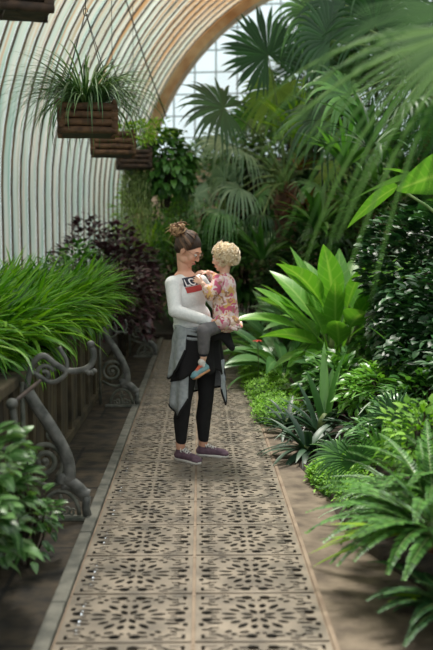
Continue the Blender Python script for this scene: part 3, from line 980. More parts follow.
# ---- hanging basket plants
def in_basket(bk, dz=0.1): 
    return Vector(bk.location) + Vector((0, 0, dz))
def spider(loc, n, L, label):
    root = plant('spider_plant', loc, label, 'plant')
    m = LB()
    a = U(0, 6.28, n)
    b = np.stack([np.cos(a) * U(0, .15, n), np.sin(a) * U(0, .13, n), U(0, .03, n)], 1)
    m.leaves(b, a, U(.6, 1.5, n), L * U(.55, 1.1, n), U(.009, .016, n), droop=U(1.2, 2.7, n), curl=U(-.35, .35, n), kind='strap', segs=11, fold=.3)
    m.build('foliage', L_spider, root)
    return root
spider(in_basket(bk1, .10), 460, .76, 'grassy spider plant with long arching pale-edged leaves in the nearest hanging basket')
r = shrub('basket_plant', tuple(P(132, 135, 9.9)), (.26, .25, .15), 330, .055, .035, L_yell, 'small yellow-green leafy plant filling the second hanging basket', 'plant', base_z=P(113, 138, 9.9).z, lo=.3, stems=4, core=False)
# pothos heap beside the third basket
c3 = P(165, 172, 13.0)
shrub('trailing_pothos', tuple(c3), (.46, .40, .58), 640, .17, .10, L_mid, 'dark leafy pothos hanging in a clump beside the farthest basket', 'plant', base_z=c3.z - .5, kind='heart', lo=.4, droop=1.0, lift=-.2)
shrub('basket_plant', tuple(P(150, 134, 12.8)), (.34, .25, .20), 240, .09, .04, L_yell, 'light green leafy plant on top of the farthest hanging basket', 'plant', base_z=P(140, 148, 12.8).z, lo=.3, stems=3, core=False)
def strands(loc, n, w, Lr, label, mat, name='hanging_moss'):
    root = plant(name, loc, label, 'hanging plant')
    m = LB()
    for i in range(n):
        x, yy = U(-w, w), U(-.2, .2)
        L = U(*Lr); z = U(-.05, .05)
        q = int(L / 0.045)
        b = np.stack([x + np.cumsum(U(-.006, .006, q)), yy + np.cumsum(U(-.006, .006, q)), z - np.arange(q) * .045], 1)
        m.leaves(b, U(0, 6.28, q), U(-1.4, -.2, q), U(.04, .075, q), U(.012, .022, q), droop=.4, segs=2)
    m.build('foliage', mat, root)
    s = MB()
    for i in range(10):
        x = U(-w, w); s.tube([(x, 0, .1), (x + U(-.03, .03), U(-.1, .1), -Lr[0])], .004, 4)
    s.build('stem', M_stem, root)
strands(P(136, 172, 12.7), 110, .20, (.5, 1.25), 'pale wispy strands trailing below the farthest hanging basket', L_trail)
strands(P(170, 200, 13.4), 80, .40, (.35, 1.05), 'green leafy strands trailing under the pothos clump', L_mid, 'trailing_vine')

# ---- palms
def fan_leaf(root, hub, axis, up, R, origin, mat, nseg=30, spread=2.35, droop=.25, split=.42, cup=0.06, pr=.012):
    """frond with its petiole from origin (all local)"""
    m = LB(); m.fan(hub, axis, up, R, nseg, spread, split, droop, cup=cup)
    f = m.build('frond', mat, root)
    s = MB()
    o = Vector(origin); h = Vector(hub)
    mid = (o + h) / 2 + Vector((0, 0, 0.10 * (h - o).length))
    s.tube(bez([o, mid, h], 7), list(np.linspace(pr * 1.6, pr * .7, 15)), 6)
    s.build('petiole', M_pet, f)
    return f

def palm_trunk(root, h, r, mat=M_trunk, z0=0.0):
    s = MB()
    n = 14
    s.tube([(0.02 * math.sin(k), 0.02 * math.cos(k * 1.3), z0 + (h - z0) * k / n) for k in range(n + 1)], [r * (1.1 - .15 * (k % 2)) for k in range(n + 1)], 12)
    for k in range(60):
        a = U(0, 6.28); z = z0 + (h - z0) * U(0.1, 1)
        p = Vector((math.cos(a) * r, math.sin(a) * r, z))
        s.tube([p, p + Vector((math.cos(a) * .05, math.sin(a) * .05, .10)), p + Vector((math.cos(a) * .11, math.sin(a) * .11, .13))], [.02, .014, .004], 5)
    s.build('trunk', mat, root)

pr_ = plant('fan_palm', (1.38, 14.6, .05), 'tall fan palm with a brown shaggy trunk behind the child, dark star-shaped leaves high above', 'palm')
o0 = Vector(pr_.location)
palm_trunk(pr_, 2.45, .17)
crown = Vector((0, 0, 2.45))
def L_(px, py, Y): return P(px, py, Y) - o0
view = Vector((0, -1, 0.25))
fan_leaf(pr_, L_(268, 55, 13.6), (-.45, -.1, .8), (0.1, -1, .3), .82, crown, L_palm, 34, 2.6, .12, split=.62)
fan_leaf(pr_, L_(224, 108, 13.0), (-.8, -.2, .3), (0.2, -.8, .7), .86, crown, L_palm, 30, 2.4, .3, split=.5)
fan_leaf(pr_, L_(277, 88, 14.4), (-.3, -.2, -.7), (0, -1, .4), .74, crown, L_palmy, 26, 2.4, .3, split=.6)
fan_leaf(pr_, L_(306, 68, 14.0), (.3, -.1, .8), (0, -1, .3), .70, crown, L_palm, 28, 2.3, .3)
fan_leaf(pr_, L_(222, 142, 14.0), (-.9, -.2, .1), (.1, -.5, .9), .70, crown, L_grey, 28, 1.9, .6)
fan_leaf(pr_, L_(244, 152, 13.6), (-.8, -.5, .2), (.1, -.4, 1), .62, crown, L_grey, 26, 1.9, .8)
fan_leaf(pr_, L_(240, 188, 13.4), (-.8, -.5, .0), (.1, -.5, 1), .66, crown, L_grey, 26, 1.9, .8)
fan_leaf(pr_, L_(225, 212, 13.2), (-.9, -.4, .1), (.0, -.3, 1), .62, crown, L_lily, 28, 2.1, .9)
fan_leaf(pr_, L_(262, 216, 13.0), (-.3, -1, .1), (.0, -.2, 1), .5, crown, L_palm, 26, 2.1, .9)
fan_leaf(pr_, L_(322, 170, 13.6), (.8, -.3, .3), (.0, -.6, 1), .66, crown, L_palmy, 26, 2.1, .6)
fan_leaf(pr_, L_(300, 120, 14.2), (.1, -.1, 1), (.0, -1, .2), .62, crown, L_mid, 26, 2.0, .3)
fan_leaf(pr_, L_(250, 118, 15.0), (-.3, -.1, .8), (.0, -1, .3), .6, crown, L_mid, 26, 2.2, .3)
for (px, py, Y) in ((250, 165, 13.4), (262, 178, 13.6), (270, 170, 13.9), (290, 150, 14), (300, 165, 13.8), (256, 196, 13.3)):
    s = MB(); h = L_(px, py, Y); s.tube(bez([crown + Vector((0, 0, -.15)), (crown + h) / 2 + Vector((0, 0, .06)), h], 5), list(np.linspace(.026, .018, 11)), 6); s.build('petiole_stub', M_pet, pr_)

p2 = plant('fan_palm', (-0.45, 17.5, .05), 'small pale fan palm behind the woman, below the hanging pothos', 'palm')
o0 = Vector(p2.location); palm_trunk(p2, 1.6, .12)
crown = Vector((0, 0, 1.6))
for (px, py, Y, ax, R) in ((196, 196, 16.6, (.5, -.3, .4), .7), (160, 228, 16.8, (-.6, -.5, .2), .7), (178, 180, 17.6, (0, -.2, .9), .6), (205, 228, 16.6, (.6, -.5, -.1), .6), (150, 190, 17.2, (-.6, -.3, .7), .6)):
    fan_leaf(p2, L_(px, py, Y), ax, (0, -.6, .8), R, crown, L_grey if px != 160 else L_mid, 26, 2.2, .6)

# second palm further right, mostly dark, closes the upper right
p3 = plant('fan_palm', (3.1, 12.0, .6), 'tall dark fan palm rising behind the foreground frond at upper right', 'palm')
o0 = Vector(p3.location); palm_trunk(p3, 3.0, .15)
crown = Vector((0, 0, 3.0))
for (px, py, Y, ax, R) in ((330, 40, 11.6, (-.5, -.2, .7), .95), (375, 25, 11.5, (.1, -.2, .9), .95), (420, 45, 11.6, (.7, -.2, .4), .95), (350, 95, 11.0, (-.7, -.4, .2), .9),
                           (400, 110, 10.8, (.2, -.8, .2), .9), (322, 118, 11.5, (-.9, -.3, .0), .8), (440, 100, 11.2, (.8, -.4, .0), .9), (345, 5, 12.5, (-.3, 0, .9), .9), (310, 10, 12.8, (-.6, 0, .7), .8), (395, -5, 12.5, (0, 0, 1), .9)):
    fan_leaf(p3, L_(px, py, Y), ax, (0, -.8, .6), R, crown, L_palm if px not in (350, 310) else L_mid, 28, 2.3, .5)

# foreground fronds, close to the lens at the upper right
p4 = plant('fan_palm', (1.35, 2.6, .35), 'near palm whose blurred bright fronds hang across the upper right', 'palm')
o0 = Vector(p4.location); palm_trunk(p4, 1.75, .07)
crown = Vector((0, 0, 1.75))
def near_frond(hub, axis, up, R, n, spread, droop, mat):
    m = LB(); m.fan(L_(*hub), axis, up, R, n, spread, .28, droop, cup=0)
    f = m.build('frond', mat, p4)
    s = MB(); h = L_(*hub); s.tube(bez([crown, (crown + h) / 2 + Vector((0, 0, .08)), h], 6), list(np.linspace(.014, .008, 13)), 6); s.build('petiole', M_pet, f)
near_frond((480, 24, 2.85), (-1, -.1, -.52), (.1, -.75, .6), .78, 16, .54, .34, L_fore)
near_frond((470, 10, 2.6), (-1, .1, .0), (.1, -.6, .8), .50, 15, .5, .35, L_foreb)
near_frond((462, 96, 2.7), (-.7, 0, -.8), (.3, -.8, .2), .30, 9, .5, .3, L_foreb)

# ---- large paddle leaves at the right edge
pd = plant('paddle_leaf_plant', (1.66, 5.4, .55), 'plant with large smooth paddle leaves at the right edge above the ivy mound', 'plant')
o0 = Vector(pd.location)
def pleaf(px, py, Y, az, el, L, W, droop, roll, mat, fold=.12):
    b = L_(px, py, Y)
    m = LB(); m.leaves(np.array([tuple(b)]), az, el, L, W, droop=droop, roll=roll, kind='ovate', segs=14, fold=fold, wave=.04)
    f = m.build('leaf', mat, pd)
    s = MB(); s.tube(bez([Vector((0, 0, .0)), b * .5 + Vector((0.1, 0, .35)), b], 6), list(np.linspace(.014, .008, 13)), 6); s.build('petiole', M_pet, f)
pleaf(462, 168, 5.0, PI, -.25, .38, .26, .15, 1.0, L_bright)
pleaf(455, 172, 5.2, PI + .15, .02, .66, .16, .55, .25, L_lily)
pleaf(398, 186, 5.6, PI + .35, -.45, .44, .14, .35, .9, L_bright)
pleaf(440, 200, 5.9, 2.4, .9, .5, .15, .8, .3, L_bright)

# ---- big bright broad-leaf plant
bb = plant('broadleaf_plant', (1.38, 9.0, .38), 'large bright green plant with broad upright ribbed leaves to the right of the child', 'plant')
o0 = Vector(bb.location)
def big_leaves(root, n, L, W, el, droop, az, mat, r0=.26, roll=.7, lift=0.0):
    for i in range(n):
        a = az[0] + (az[1] - az[0]) * (i + U(.2, .8)) / n
        m = LB()
        b = np.array([[math.cos(a) * r0 * U(0, 1), math.sin(a) * r0 * U(0, 1), U(0, lift)]])
        m.leaves(b, a, U(*el), L * U(.85, 1.1), W * U(.85, 1.15), droop=U(*droop), roll=U(-roll, roll), kind='petiole', segs=16, fold=.22, wave=.05)
        m.build('leaf', mat, root)
big_leaves(bb, 20, 1.08, .25, (1.0, 1.5), (.1, .9), (0, 6.28), L_bright, r0=.2, lift=.34)
big_leaves(bb, 20, .98, .25, (.8, 1.2), (.5, 1.2), (0, 6.28), L_bright, lift=.2)
big_leaves(bb, 14, .82, .22, (.5, .9), (.8, 1.5), (3.4, 6.8), L_bright)
s = MB(); s.tube([(0, 0, -.05), (0, 0, .38)], [.12, .05], 10)
for q in range(7): s.tube([(0, 0, .02), (.12 * math.cos(q * .9), .12 * math.sin(q * .9), .18), (.18 * math.cos(q * .9), .18 * math.sin(q * .9), .36)], [.02, .016, .01], 6)
s.build('crown', M_stem, bb)
# pale lilies around it
for i, (x, y, n, L, W, lab, mt) in enumerate((
    (.92, 9.9, 40, 1.0, .15, 'pale green lily with long drooping leaves between the child and the broad-leaf plant', L_lily),
    (1.0, 11.0, 40, 1.2, .15, 'farther pale lily with drooping leaves above the mossy edge', L_lily),
    (1.12, 8.7, 16, .55, .15, 'lily with wide floppy leaves directly above the bright moss', L_lily),
    (1.45, 10.8, 34, 1.3, .17, 'tall mid green lily behind the broad-leaf plant', L_mid),
    (.75, 12.4, 36, 1.05, .12, 'distant pale lily beside the end of the path', L_lily),
    (1.42, 8.3, 12, .62, .16, 'low lily with broad leaves in front of the broad-leaf plant', L_lily))):
    rosette('peace_lily', (x, y, bank_z(x, y) + .03), n, L, W, mt, lab, 'plant', kind='petiole', el=(.7, 1.35), droop=(.8, 1.7), r0=.06, segs=10, roll=.5)
fr = plant('red_flower', (.60, 9.35, .05), 'small red flower standing at the path edge right of the woman', 'flower')
m = LB(); tip = np.array([[0, 0, .50]] * 7); a = np.linspace(0, 5.4, 7)
m.leaves(tip, a, .5, .06, .035, droop=.9, kind='ovate'); m.build('petals', plain('red_petal', srgb(196, 40, 34), .4), fr)
s = MB(); s.tube([(0, 0, 0), (.01, 0, .25), (0, 0, .50)], .005, 5); s.build('stem', M_stem, fr)

# ---- bright ground cover along the edge
def cushion(name, pts, label, n, hh):
    """pts: (x,y,rx,ry)"""
    x0, y0 = pts[0][0], pts[0][1]
    root = plant(name, (x0, y0, 0), label, 'ground cover')
    m = LB(); s = MB()
    for (x, y, rx, ry) in pts:
        p, d = shell((x - x0, y - y0, .02), (rx, ry, hh), n, .75, 0.0)
        az = U(0, 6.28, len(p))
        m.leaves(p, az, U(.0, 1.2, len(p)), U(.022, .05, len(p)), U(.014, .024, len(p)), droop=.5, segs=2)
        s.ball((x - x0, y - y0, 0.0), (rx * .86, ry * .86, hh * .86), 14)
    f = m.build('foliage', L_moss, root)
    s.build('mat', leaf_mat('moss_mat', G((40, 76, 14), (60, 100, 24)), .9, 0), root)
    return root
cushion('creeping_moss', [(.72 + .02 * math.sin(i), 7.9 + i * .42, .27, .34) for i in range(12)], 'bright yellow-green moss cushion along the path edge beside the child', 900, .17)
cushion('creeping_moss', [(.96, 5.65, .24, .30), (1.02, 6.0, .24, .3), (.84, 5.85, .14, .2), (1.02, 5.3, .2, .24)], 'bright moss cushion below the dark rosettes, halfway down the right edge', 700, .13)

# ---- dark strap rosettes by the edge
for (x, y, n, L, W, lab, mt) in (
    (.80, 6.55, 34, .42, .048, 'dark green strap-leaved rosette nearest the middle of the right path edge', L_rhoeo),
    (.95, 7.05, 30, .48, .05, 'dark strap-leaved rosette behind the first, with purplish undersides', L_rhoeo),
    (.72, 7.35, 26, .34, .04, 'small dark rosette right at the path edge below the moss', L_rhoeo),
    (1.25, 6.6, 30, .5, .045, 'dark rosette with long arching leaves left of the small fan palm', L_rhoeo),
    (1.35, 7.3, 26, .75, .05, 'clump of long arching strap leaves in the middle of the right bed', L_mid),
    (1.12, 7.6, 20, .55, .05, 'dark bronze-green rosette below the broad-leaf plant', L_purple),
    (1.75, 6.9, 30, .8, .045, 'grassy clump of arching leaves right of the upright blades', L_mid)):
    rosette('strap_rosette', (x, y, bank_z(x, y) + .03), n, L, W, mt, lab, 'plant', el=(.3, 1.3), droop=(.5, 1.4), r0=.03, segs=8)
rosette('upright_blades', (.98, 7.0, .14), 5, .62, .075, L_mid, 'few broad upright light green blades standing above the dark rosettes', 'plant', el=(1.25, 1.5), droop=(.1, .4), r0=.05)

# ---- small fan palm at the right
p5 = plant('small_fan_palm', (1.18, 5.35, .12), 'small low fan palm with upright pleated fans at the right, above the fern', 'palm')
o0 = Vector(p5.location)
crown = Vector((0, 0, .1))
for (px, py, Y, ax, up, R, dr, mt) in ((382, 458, 5.3, (-.1, 0, 1), (0, -1, .1), .30, .2, L_mid), (356, 462, 5.1, (-.5, -.2, .9), (-.3, -1, .3), .20, .1, L_palm), (340, 456, 5.5, (-.9, 0, .35), (-.1, -.8, .6), .24, .3, L_mid),
                               (412, 448, 5.4, (.5, 0, .9), (.1, -1, .2), .34, .3, L_mid), (430, 440, 5.1, (.4, -.3, .6), (-.4, -.7, .6), .30, .4, L_mid), (396, 420, 5.7, (.1, .2, 1), (0, -1, .1), .30, .2, L_palm)):
    fan_leaf(p5, L_(px, py, Y), ax, up, R, crown, mt, 26, 1.9, dr, pr=.006, split=.35)

# ---- ferns at the bottom right
def fern(name, loc, n, L, plen, pwid, mat, label, az=(0, 6.28), el=(.5, 1.3), droop=(.9, 1.7), npin=30, group=None):
    root = plant(name, loc, label, 'fern', group)
    s = MB()
    for i in range(n):
        a = az[0] + (az[1] - az[0]) * (i + U(0, 1)) / n
        pts = arc((0, 0, 0), a, U(*el), L * U(.75, 1.1), U(*droop), 12, curl=U(-.3, .3))
        m = LB(); m.frond(pts, npin, plen, pwid, ang=1.15, droop=.35, start=.18, segs=3)
        f = m.build('frond', mat, root)
        s2 = MB(); s2.tube(pts, list(np.linspace(.004, .0012, 13)), 5); s2.build('rachis', M_pet, f)
    s.tube([(0, 0, -.04), (0, 0, .04)], [.05, .02], 8); s.build('crown', M_trunk, root)
    return root
fern('sword_fern', (1.07, 3.95, .24), 34, .66, .060, .024, L_mid, 'blurred sword fern at the bottom right with fronds reaching over the path', az=(1.4, 5.6), npin=30)
fern('sword_fern', (1.18, 4.35, .30), 30, .60, .055, .020, L_mid, 'sword fern behind the bottom right one, next to the small fan palm', az=(1.2, 5.4), npin=28)
fern('sword_fern', (1.04, 3.6, .03), 22, .42, .05, .02, L_dark, 'darker low fern in the very bottom right corner', az=(1.4, 5.2), npin=24)
fern('feathery_fern', (1.14, 4.95, .08), 30, .46, .045, .010, L_grey, 'soft grey-green feathery fern in front of the small fan palm', az=(1.4, 5.4), npin=30)
rosette('yellow_leaf', tuple(P(424, 604, 3.55)), 2, .16, .028, L_yell, 'single yellow leaf sticking out low at the bottom right', 'leaf', el=(-.05, .1), droop=(-.1, .1), az=(2.95, 3.3), stem=False)
rosette('fern_tips', (.93, 3.9, .30), 8, .42, .03, L_yell, 'yellow-green blades pointing left out of the bottom right fern', 'plant', el=(-.1, .35), droop=(.1, .6), az=(2.9, 3.9), stem=False)
shrub('leafy_bush', (1.17, 4.65, .54), (.20, .24, .22), 420, .06, .03, L_moss, 'light yellow-green small-leaved bush at the right edge beside the ferns', base_z=.25, lo=.3)

# ---- ivy mound
shrub('ivy_mound', (2.32, 7.7, 1.22), (.80, 1.0, .82), 5200, .085, .075, L_ivy, 'big mound of dark glossy ivy at the right edge', 'ivy', base_z=.4, kind='heart', lo=.8, droop=.5, wild=.5, segs=3)
shrub('ivy_mound', (1.98, 6.9, .78), (.5, .6, .46), 2000, .075, .06, L_ivy, 'lower shoulder of dark ivy below the broad-leaf plant', 'ivy', base_z=.25, kind='heart', lo=.75, droop=.5, segs=3)
shrub('ivy_mound', (2.3, 6.6, .95), (.7, .8, .6), 2400, .08, .065, L_ivy, 'dark ivy spreading toward the lower right edge', 'ivy', base_z=.5, kind='heart', lo=.75, droop=.5, segs=3)

# ---- mid-bed leafy plants
fill = [
 ('leafy_plant', (1.22, 7.8, .34), (.34, .34, .24), 360, .12, .055, L_mid, 'mid green leafy plant with pointed leaves in front of the broad-leaf plant'),
 ('leafy_plant', (1.42, 6.9, .42), (.36, .36, .22), 420, .10, .045, L_bright, 'light green leafy plant in the middle of the right bed'),
 ('leafy_plant', (1.66, 6.3, .46), (.36, .36, .24), 460, .11, .04, L_mid, 'leafy plant behind the small fan palm'),
 ('leafy_plant', (1.95, 5.9, .70), (.42, .4, .34), 520, .10, .04, L_dark, 'dark narrow-leaved plant at the right edge under the ivy'),
 ('leafy_plant', (1.2, 8.3, .26), (.18, .2, .18), 200, .10, .05, L_mid, 'small leafy plant at the edge between moss and rosettes'),
 ('leafy_plant', (1.95, 8.5, .62), (.40, .5, .32), 440, .13, .06, L_mid, 'leafy plant right of the broad-leaf plant base'),
 ('leafy_plant', (1.30, 5.9, .32), (.28, .3, .20), 300, .09, .035, L_lily, 'greyish leafy plant left of the small fan palm'),
]
for (nm, c, r, n, L, W, mt, lab) in fill:
    shrub(nm, c, r, int(n * 1.5), L, W, mt, lab, 'plant', base_z=bank_z(c[0], c[1]), lo=.3, kind='lance')
# orange-brown flowers among background palms
rosette('bronze_bromeliad', tuple(P(305, 212, 12.0)), 26, .5, .07, L_brom, 'bronze-red bromeliad rosette under the palm trunk', 'plant', el=(.3, 1.3), droop=(.5, 1.2))
rosette('bronze_bromeliad', tuple(P(300, 172, 13.2)), 20, .45, .05, L_brom, 'small reddish bromeliad higher up beside the palm crown', 'plant', el=(.3, 1.4), droop=(.3, 1.0))

# ---- background masses
bg = [
 ((-.2, 15.6, 1.0), (.75, .7, .95), 900, .20, .07, L_mid, 'mid green bush closing the end of the path behind the woman', 0),
 ((.75, 15.8, 1.0), (.7, .7, .95), 1100, .22, .08, L_mid, 'bush at the path end behind the child', 0),
 ((1.7, 13.2, 1.0), (.7, .7, .85), 800, .24, .09, L_dark, 'dark long-leaved bush behind the broad-leaf plant', .3),
 ((2.5, 12.4, 1.5), (.9, .8, 1.0), 900, .26, .09, L_mid, 'leafy bush behind the broad-leaf plant, right of the bromeliads', .5),
 ((3.4, 11.4, 1.9), (.9, .9, 1.2), 1000, .22, .08, L_dark, 'dark tall bush behind the ivy mound', .8),
 ((-.9, 17.3, 1.7), (.8, .7, 1.2), 700, .24, .06, L_yell, 'yellow-green bush beside the far end of the glass wall', 0),
 ((.3, 18.4, 1.9), (1.1, .8, 1.5), 1500, .26, .10, L_mid, 'large bush in the far middle below the gable', 0),
 ((1.9, 17.6, 2.6), (1.3, .9, 1.8), 2000, .26, .10, L_mid, 'tall green tree crown behind the fan palm', 0),
 ((3.3, 16.5, 3.5), (1.5, 1.2, 2.0), 2600, .24, .09, L_dark, 'huge dark tree crown filling the upper right background', .5),
 ((5.2, 15.0, 3.4), (1.6, 1.5, 2.4), 1500, .26, .10, L_dark, 'dark tree crown at the far right edge', .8),
 ((3.9, 18.2, 5.6), (1.9, 1.1, 1.7), 2400, .24, .09, L_mid, 'high light green crown at the top of the picture', .5),
 ((2.3, 19.0, 4.6), (.9, .8, 1.5), 1100, .24, .09, L_mid, 'narrow high crown left of the top tree, before the gable glass', 0),
 ((3.6, 9.8, 1.8), (.8, .9, 1.2), 1000, .18, .07, L_dark, 'dark bush above and behind the ivy at the right edge', .8),
 ((2.9, 9.9, 1.45), (.6, .6, .8), 700, .16, .06, L_mid, 'leafy bush between ivy mound and broad-leaf plant', .5),
]
for i, (c, r, n, L, W, mt, lab, bz) in enumerate(bg):
    shrub('leafy_bush' if c[2] < 2.5 else 'leafy_tree', c, r, int(n * 1.5), L, W, mt, lab, 'bush' if c[2] < 2.5 else 'tree', base_z=bz, lo=.45, kind='lance' if i % 2 else 'ovate', segs=3)
for (px, py, Y, n, L, W, mt, lab) in (
    (318, 232, 11.4, 30, .75, .09, L_mid, 'arching strap-leaved clump right behind the broad-leaf plant'),
    (262, 262, 12.6, 34, .75, .06, L_mid, 'spiky grassy clump right of the child’s head'.replace('’', "'")),
    (370, 150, 9.5, 30, .9, .05, L_dark, 'dark hanging strap leaves above the ivy mound'),
    (345, 170, 10.5, 28, .8, .06, L_mid, 'spiky green clump behind the foreground frond tips'),
    (300, 145, 13.0, 26, 1.0, .06, L_yell, 'upright bright blades standing beside the palm crown'),
    (150, 250, 15.0, 28, .9, .05, L_yell, 'yellowish grassy clump behind the purple shrubs')):
    rosette('grassy_clump', tuple(P(px, py, Y)), n, L, W, mt, lab, 'plant', el=(.5, 1.45), droop=(.4, 1.6))

# small airy fan palms and leafy clumps that fill the middle distance
p6 = plant('fan_palm', (.45, 16.6, .05), 'low fan palm with wide grey-green leaves directly behind the two heads', 'palm')
o0 = Vector(p6.location); palm_trunk(p6, 1.7, .11)
crown = Vector((0, 0, 1.7))
for (px, py, Y, ax, R, mt) in ((238, 232, 15.6, (.2, -.8, .3), .66, L_grey), (214, 212, 15.8, (-.5, -.6, .5), .62, L_lily), (262, 236, 15.6, (.7, -.6, .2), .66, L_grey), (226, 178, 16.4, (-.2, -.2, .9), .62, L_grey), (258, 196, 16.0, (.6, -.3, .6), .66, L_lily), (200, 240, 16.0, (-.8, -.5, .0), .55, L_mid)):
    fan_leaf(p6, L_(px, py, Y), ax, (0, -.5, .9), R, crown, mt, 26, 2.2, .6)
p7 = plant('fan_palm', (2.5, 13.6, .4), 'fan palm with pale ribbed leaves between the shaggy trunk and the ivy', 'palm')
o0 = Vector(p7.location); palm_trunk(p7, 1.7, .12)
crown = Vector((0, 0, 1.7))
for (px, py, Y, ax, R, mt) in ((345, 205, 13.0, (-.3, -.7, .3), .7, L_mid), (372, 178, 13.2, (.3, -.4, .7), .7, L_grey), (322, 190, 13.2, (-.8, -.4, .3), .7, L_lily), (352, 150, 13.8, (-.1, -.1, 1), .65, L_grey), (400, 210, 12.8, (.8, -.5, .1), .7, L_mid), (330, 232, 12.6, (-.5, -.8, -.1), .6, L_grey)):
    fan_leaf(p7, L_(px, py, Y), ax, (0, -.5, .9), R, crown, mt, 26, 2.2, .6)
# pale long-leaved shrub rising at the back, seen through the palm leaves
shrub('leafy_bush', (1.1, 16.8, 3.1), (.9, .5, .8), 700, .30, .09, L_grey, 'grey-green long-leaved shrub high behind the shaggy palm crown', 'bush', base_z=0, lo=.4, kind='lance', segs=4)

# ================================================================ PEOPLE
M_skin = plain('skin', srgb(206, 150, 124), 0.5, c2=srgb(222, 170, 144), scale=12)
M_skinc = plain('skin_child', srgb(228, 178, 152), 0.5, c2=srgb(236, 192, 168), scale=12)
M_sweat = plain('sweater_knit', srgb(222, 224, 222), 0.9, c2=srgb(234, 234, 232), scale=60, bump=0.1)
M_black = plain('black_cloth', srgb(14, 14, 16), 0.85, c2=srgb(24, 23, 25), scale=20)
M_greyj = plain('grey_jersey', srgb(146, 152, 156), 0.9, c2=srgb(172, 177, 180), scale=30, bump=0.1)
M_gpant = plain('grey_trousers', srgb(92, 90, 92), 0.9, c2=srgb(112, 108, 110), scale=24, bump=0.1)
M_white = plain('white_rubber', srgb(214, 210, 204), 0.6)
M_purp = plain('purple_canvas', srgb(92, 70, 84), 0.8, c2=srgb(112, 88, 100), scale=30)
M_teal = plain('teal_leather', srgb(96, 140, 150), 0.6, c2=srgb(122, 160, 164), scale=20)
M_orange = plain('orange_lace', srgb(214, 104, 74), 0.6)
M_gum = plain('gum_sole', srgb(196, 142, 100), 0.6)
M_red = plain('print_red', srgb(176, 66, 64), 0.8)
M_navy = plain('print_navy', srgb(46, 48, 62), 0.8)
M_pwhite = plain('print_white', srgb(226, 226, 226), 0.8)
M_lip = plain('lip', srgb(178, 96, 90), 0.5)
M_eye = plain('eye_dark', srgb(40, 28, 22), 0.2)
M_glassf = plain('spectacle_metal', srgb(150, 110, 90), 0.35, metal=0.6)
def strand_mat(name, cs, rough=0.45):
    return leaf_mat(name, cs, rough, 0)
M_hair = strand_mat('hair_brown', G((38, 26, 20), (70, 50, 36), (128, 94, 68), (48, 34, 26)))
M_bun = strand_mat('hair_bun', G((112, 80, 56), (168, 130, 92), (198, 164, 124)))
M_blond = strand_mat('hair_blond', G((214, 192, 156), (234, 216, 184), (244, 232, 210)), .5)
def floral_mat():
    m, n, l, b = new_mat('floral_cloth')
    tc = n.new('ShaderNodeTexCoord')
    nz = n.new('ShaderNodeTexNoise'); nz.inputs['Scale'].default_value = 18; nz.inputs['Detail'].default_value = 2
    l.new(tc.outputs['Object'], nz.inputs['Vector'])
    ad = n.new('ShaderNodeMixRGB'); ad.inputs[0].default_value = 0.12
    l.new(tc.outputs['Object'], ad.inputs[1]); l.new(nz.outputs['Color'], ad.inputs[2])
    vo = n.new('ShaderNodeTexVoronoi'); vo.inputs['Scale'].default_value = 36
    l.new(ad.outputs[0], vo.inputs['Vector'])
    sp = n.new('ShaderNodeSeparateColor'); l.new(vo.outputs['Color'], sp.inputs[0])
    r = n.new('ShaderNodeValToRGB'); r.color_ramp.interpolation = 'CONSTANT'; e = r.color_ramp.elements
    cs = [(226, 206, 202), (198, 92, 122), (212, 168, 104), (228, 210, 204), (164, 122, 96), (218, 164, 172), (224, 196, 176)]
    while len(e) < len(cs): e.new(0.5)
    for i, c in enumerate(cs):
        e[i].position = i / len(cs); e[i].color = rgba(srgb(*c))
    l.new(sp.outputs[0], r.inputs[0]); l.new(r.outputs[0], b.inputs['Base Color'])
    b.inputs['Roughness'].default_value = 0.85
    return m
M_floral = floral_mat()

def frame(az, pitch=0.0, roll=0.0):
    """rotation whose local x looks along azimuth az, pitched down by pitch"""
    return Matrix.Rotation(az, 3, 'Z') @ Matrix.Rotation(pitch, 3, 'Y') @ Matrix.Rotation(roll, 3, 'X')

def add_hand(mb, wrist, d, nrm, s=1.0, curl=0.5, thumb=1):
    """palm + five fingers. d: direction of the fingers, nrm: back-of-hand normal, thumb side +-1"""
    w = Vector(wrist); d = Vector(d).normalized(); N = Vector(nrm); N = (N - d * N.dot(d)).normalized(); S = d.cross(N)
    for k in (-1.5, -0.5, .5, 1.5):
        mb.limb(w, .017 * s, w + d * .075 * s + S * .0165 * k * s, .0125 * s, 10)
    Ls = (.078, .086, .080, .062) if thumb > 0 else (.062, .080, .086, .078)
    for k, L in zip((1.5, .5, -.5, -1.5), Ls):
        p = w + d * .082 * s + S * .0205 * k * s; a = 0.12; r = .0085 * s
        for q, f in enumerate((.45, .32, .23)):
            a += curl * (0.75 if q == 0 else 1.0)
            dd = (d * math.cos(a) - N * math.sin(a) + S * .05 * k).normalized()
            p2 = p + dd * L * f * s
            mb.limb(p, r, p2, r * .88, 10); r *= .88; p = p2
    p = w + d * .022 * s + S * thumb * .020 * s; r = .011 * s
    a = 0.75
    for q, f in enumerate((.034, .030, .024)):
        dd = (d * math.cos(a) + S * thumb * math.sin(a) - N * .25 * q).normalized(); p2 = p + dd * f * s
        mb.limb(p, r, p2, r * .9, 10); r *= .9; p = p2; a -= .3

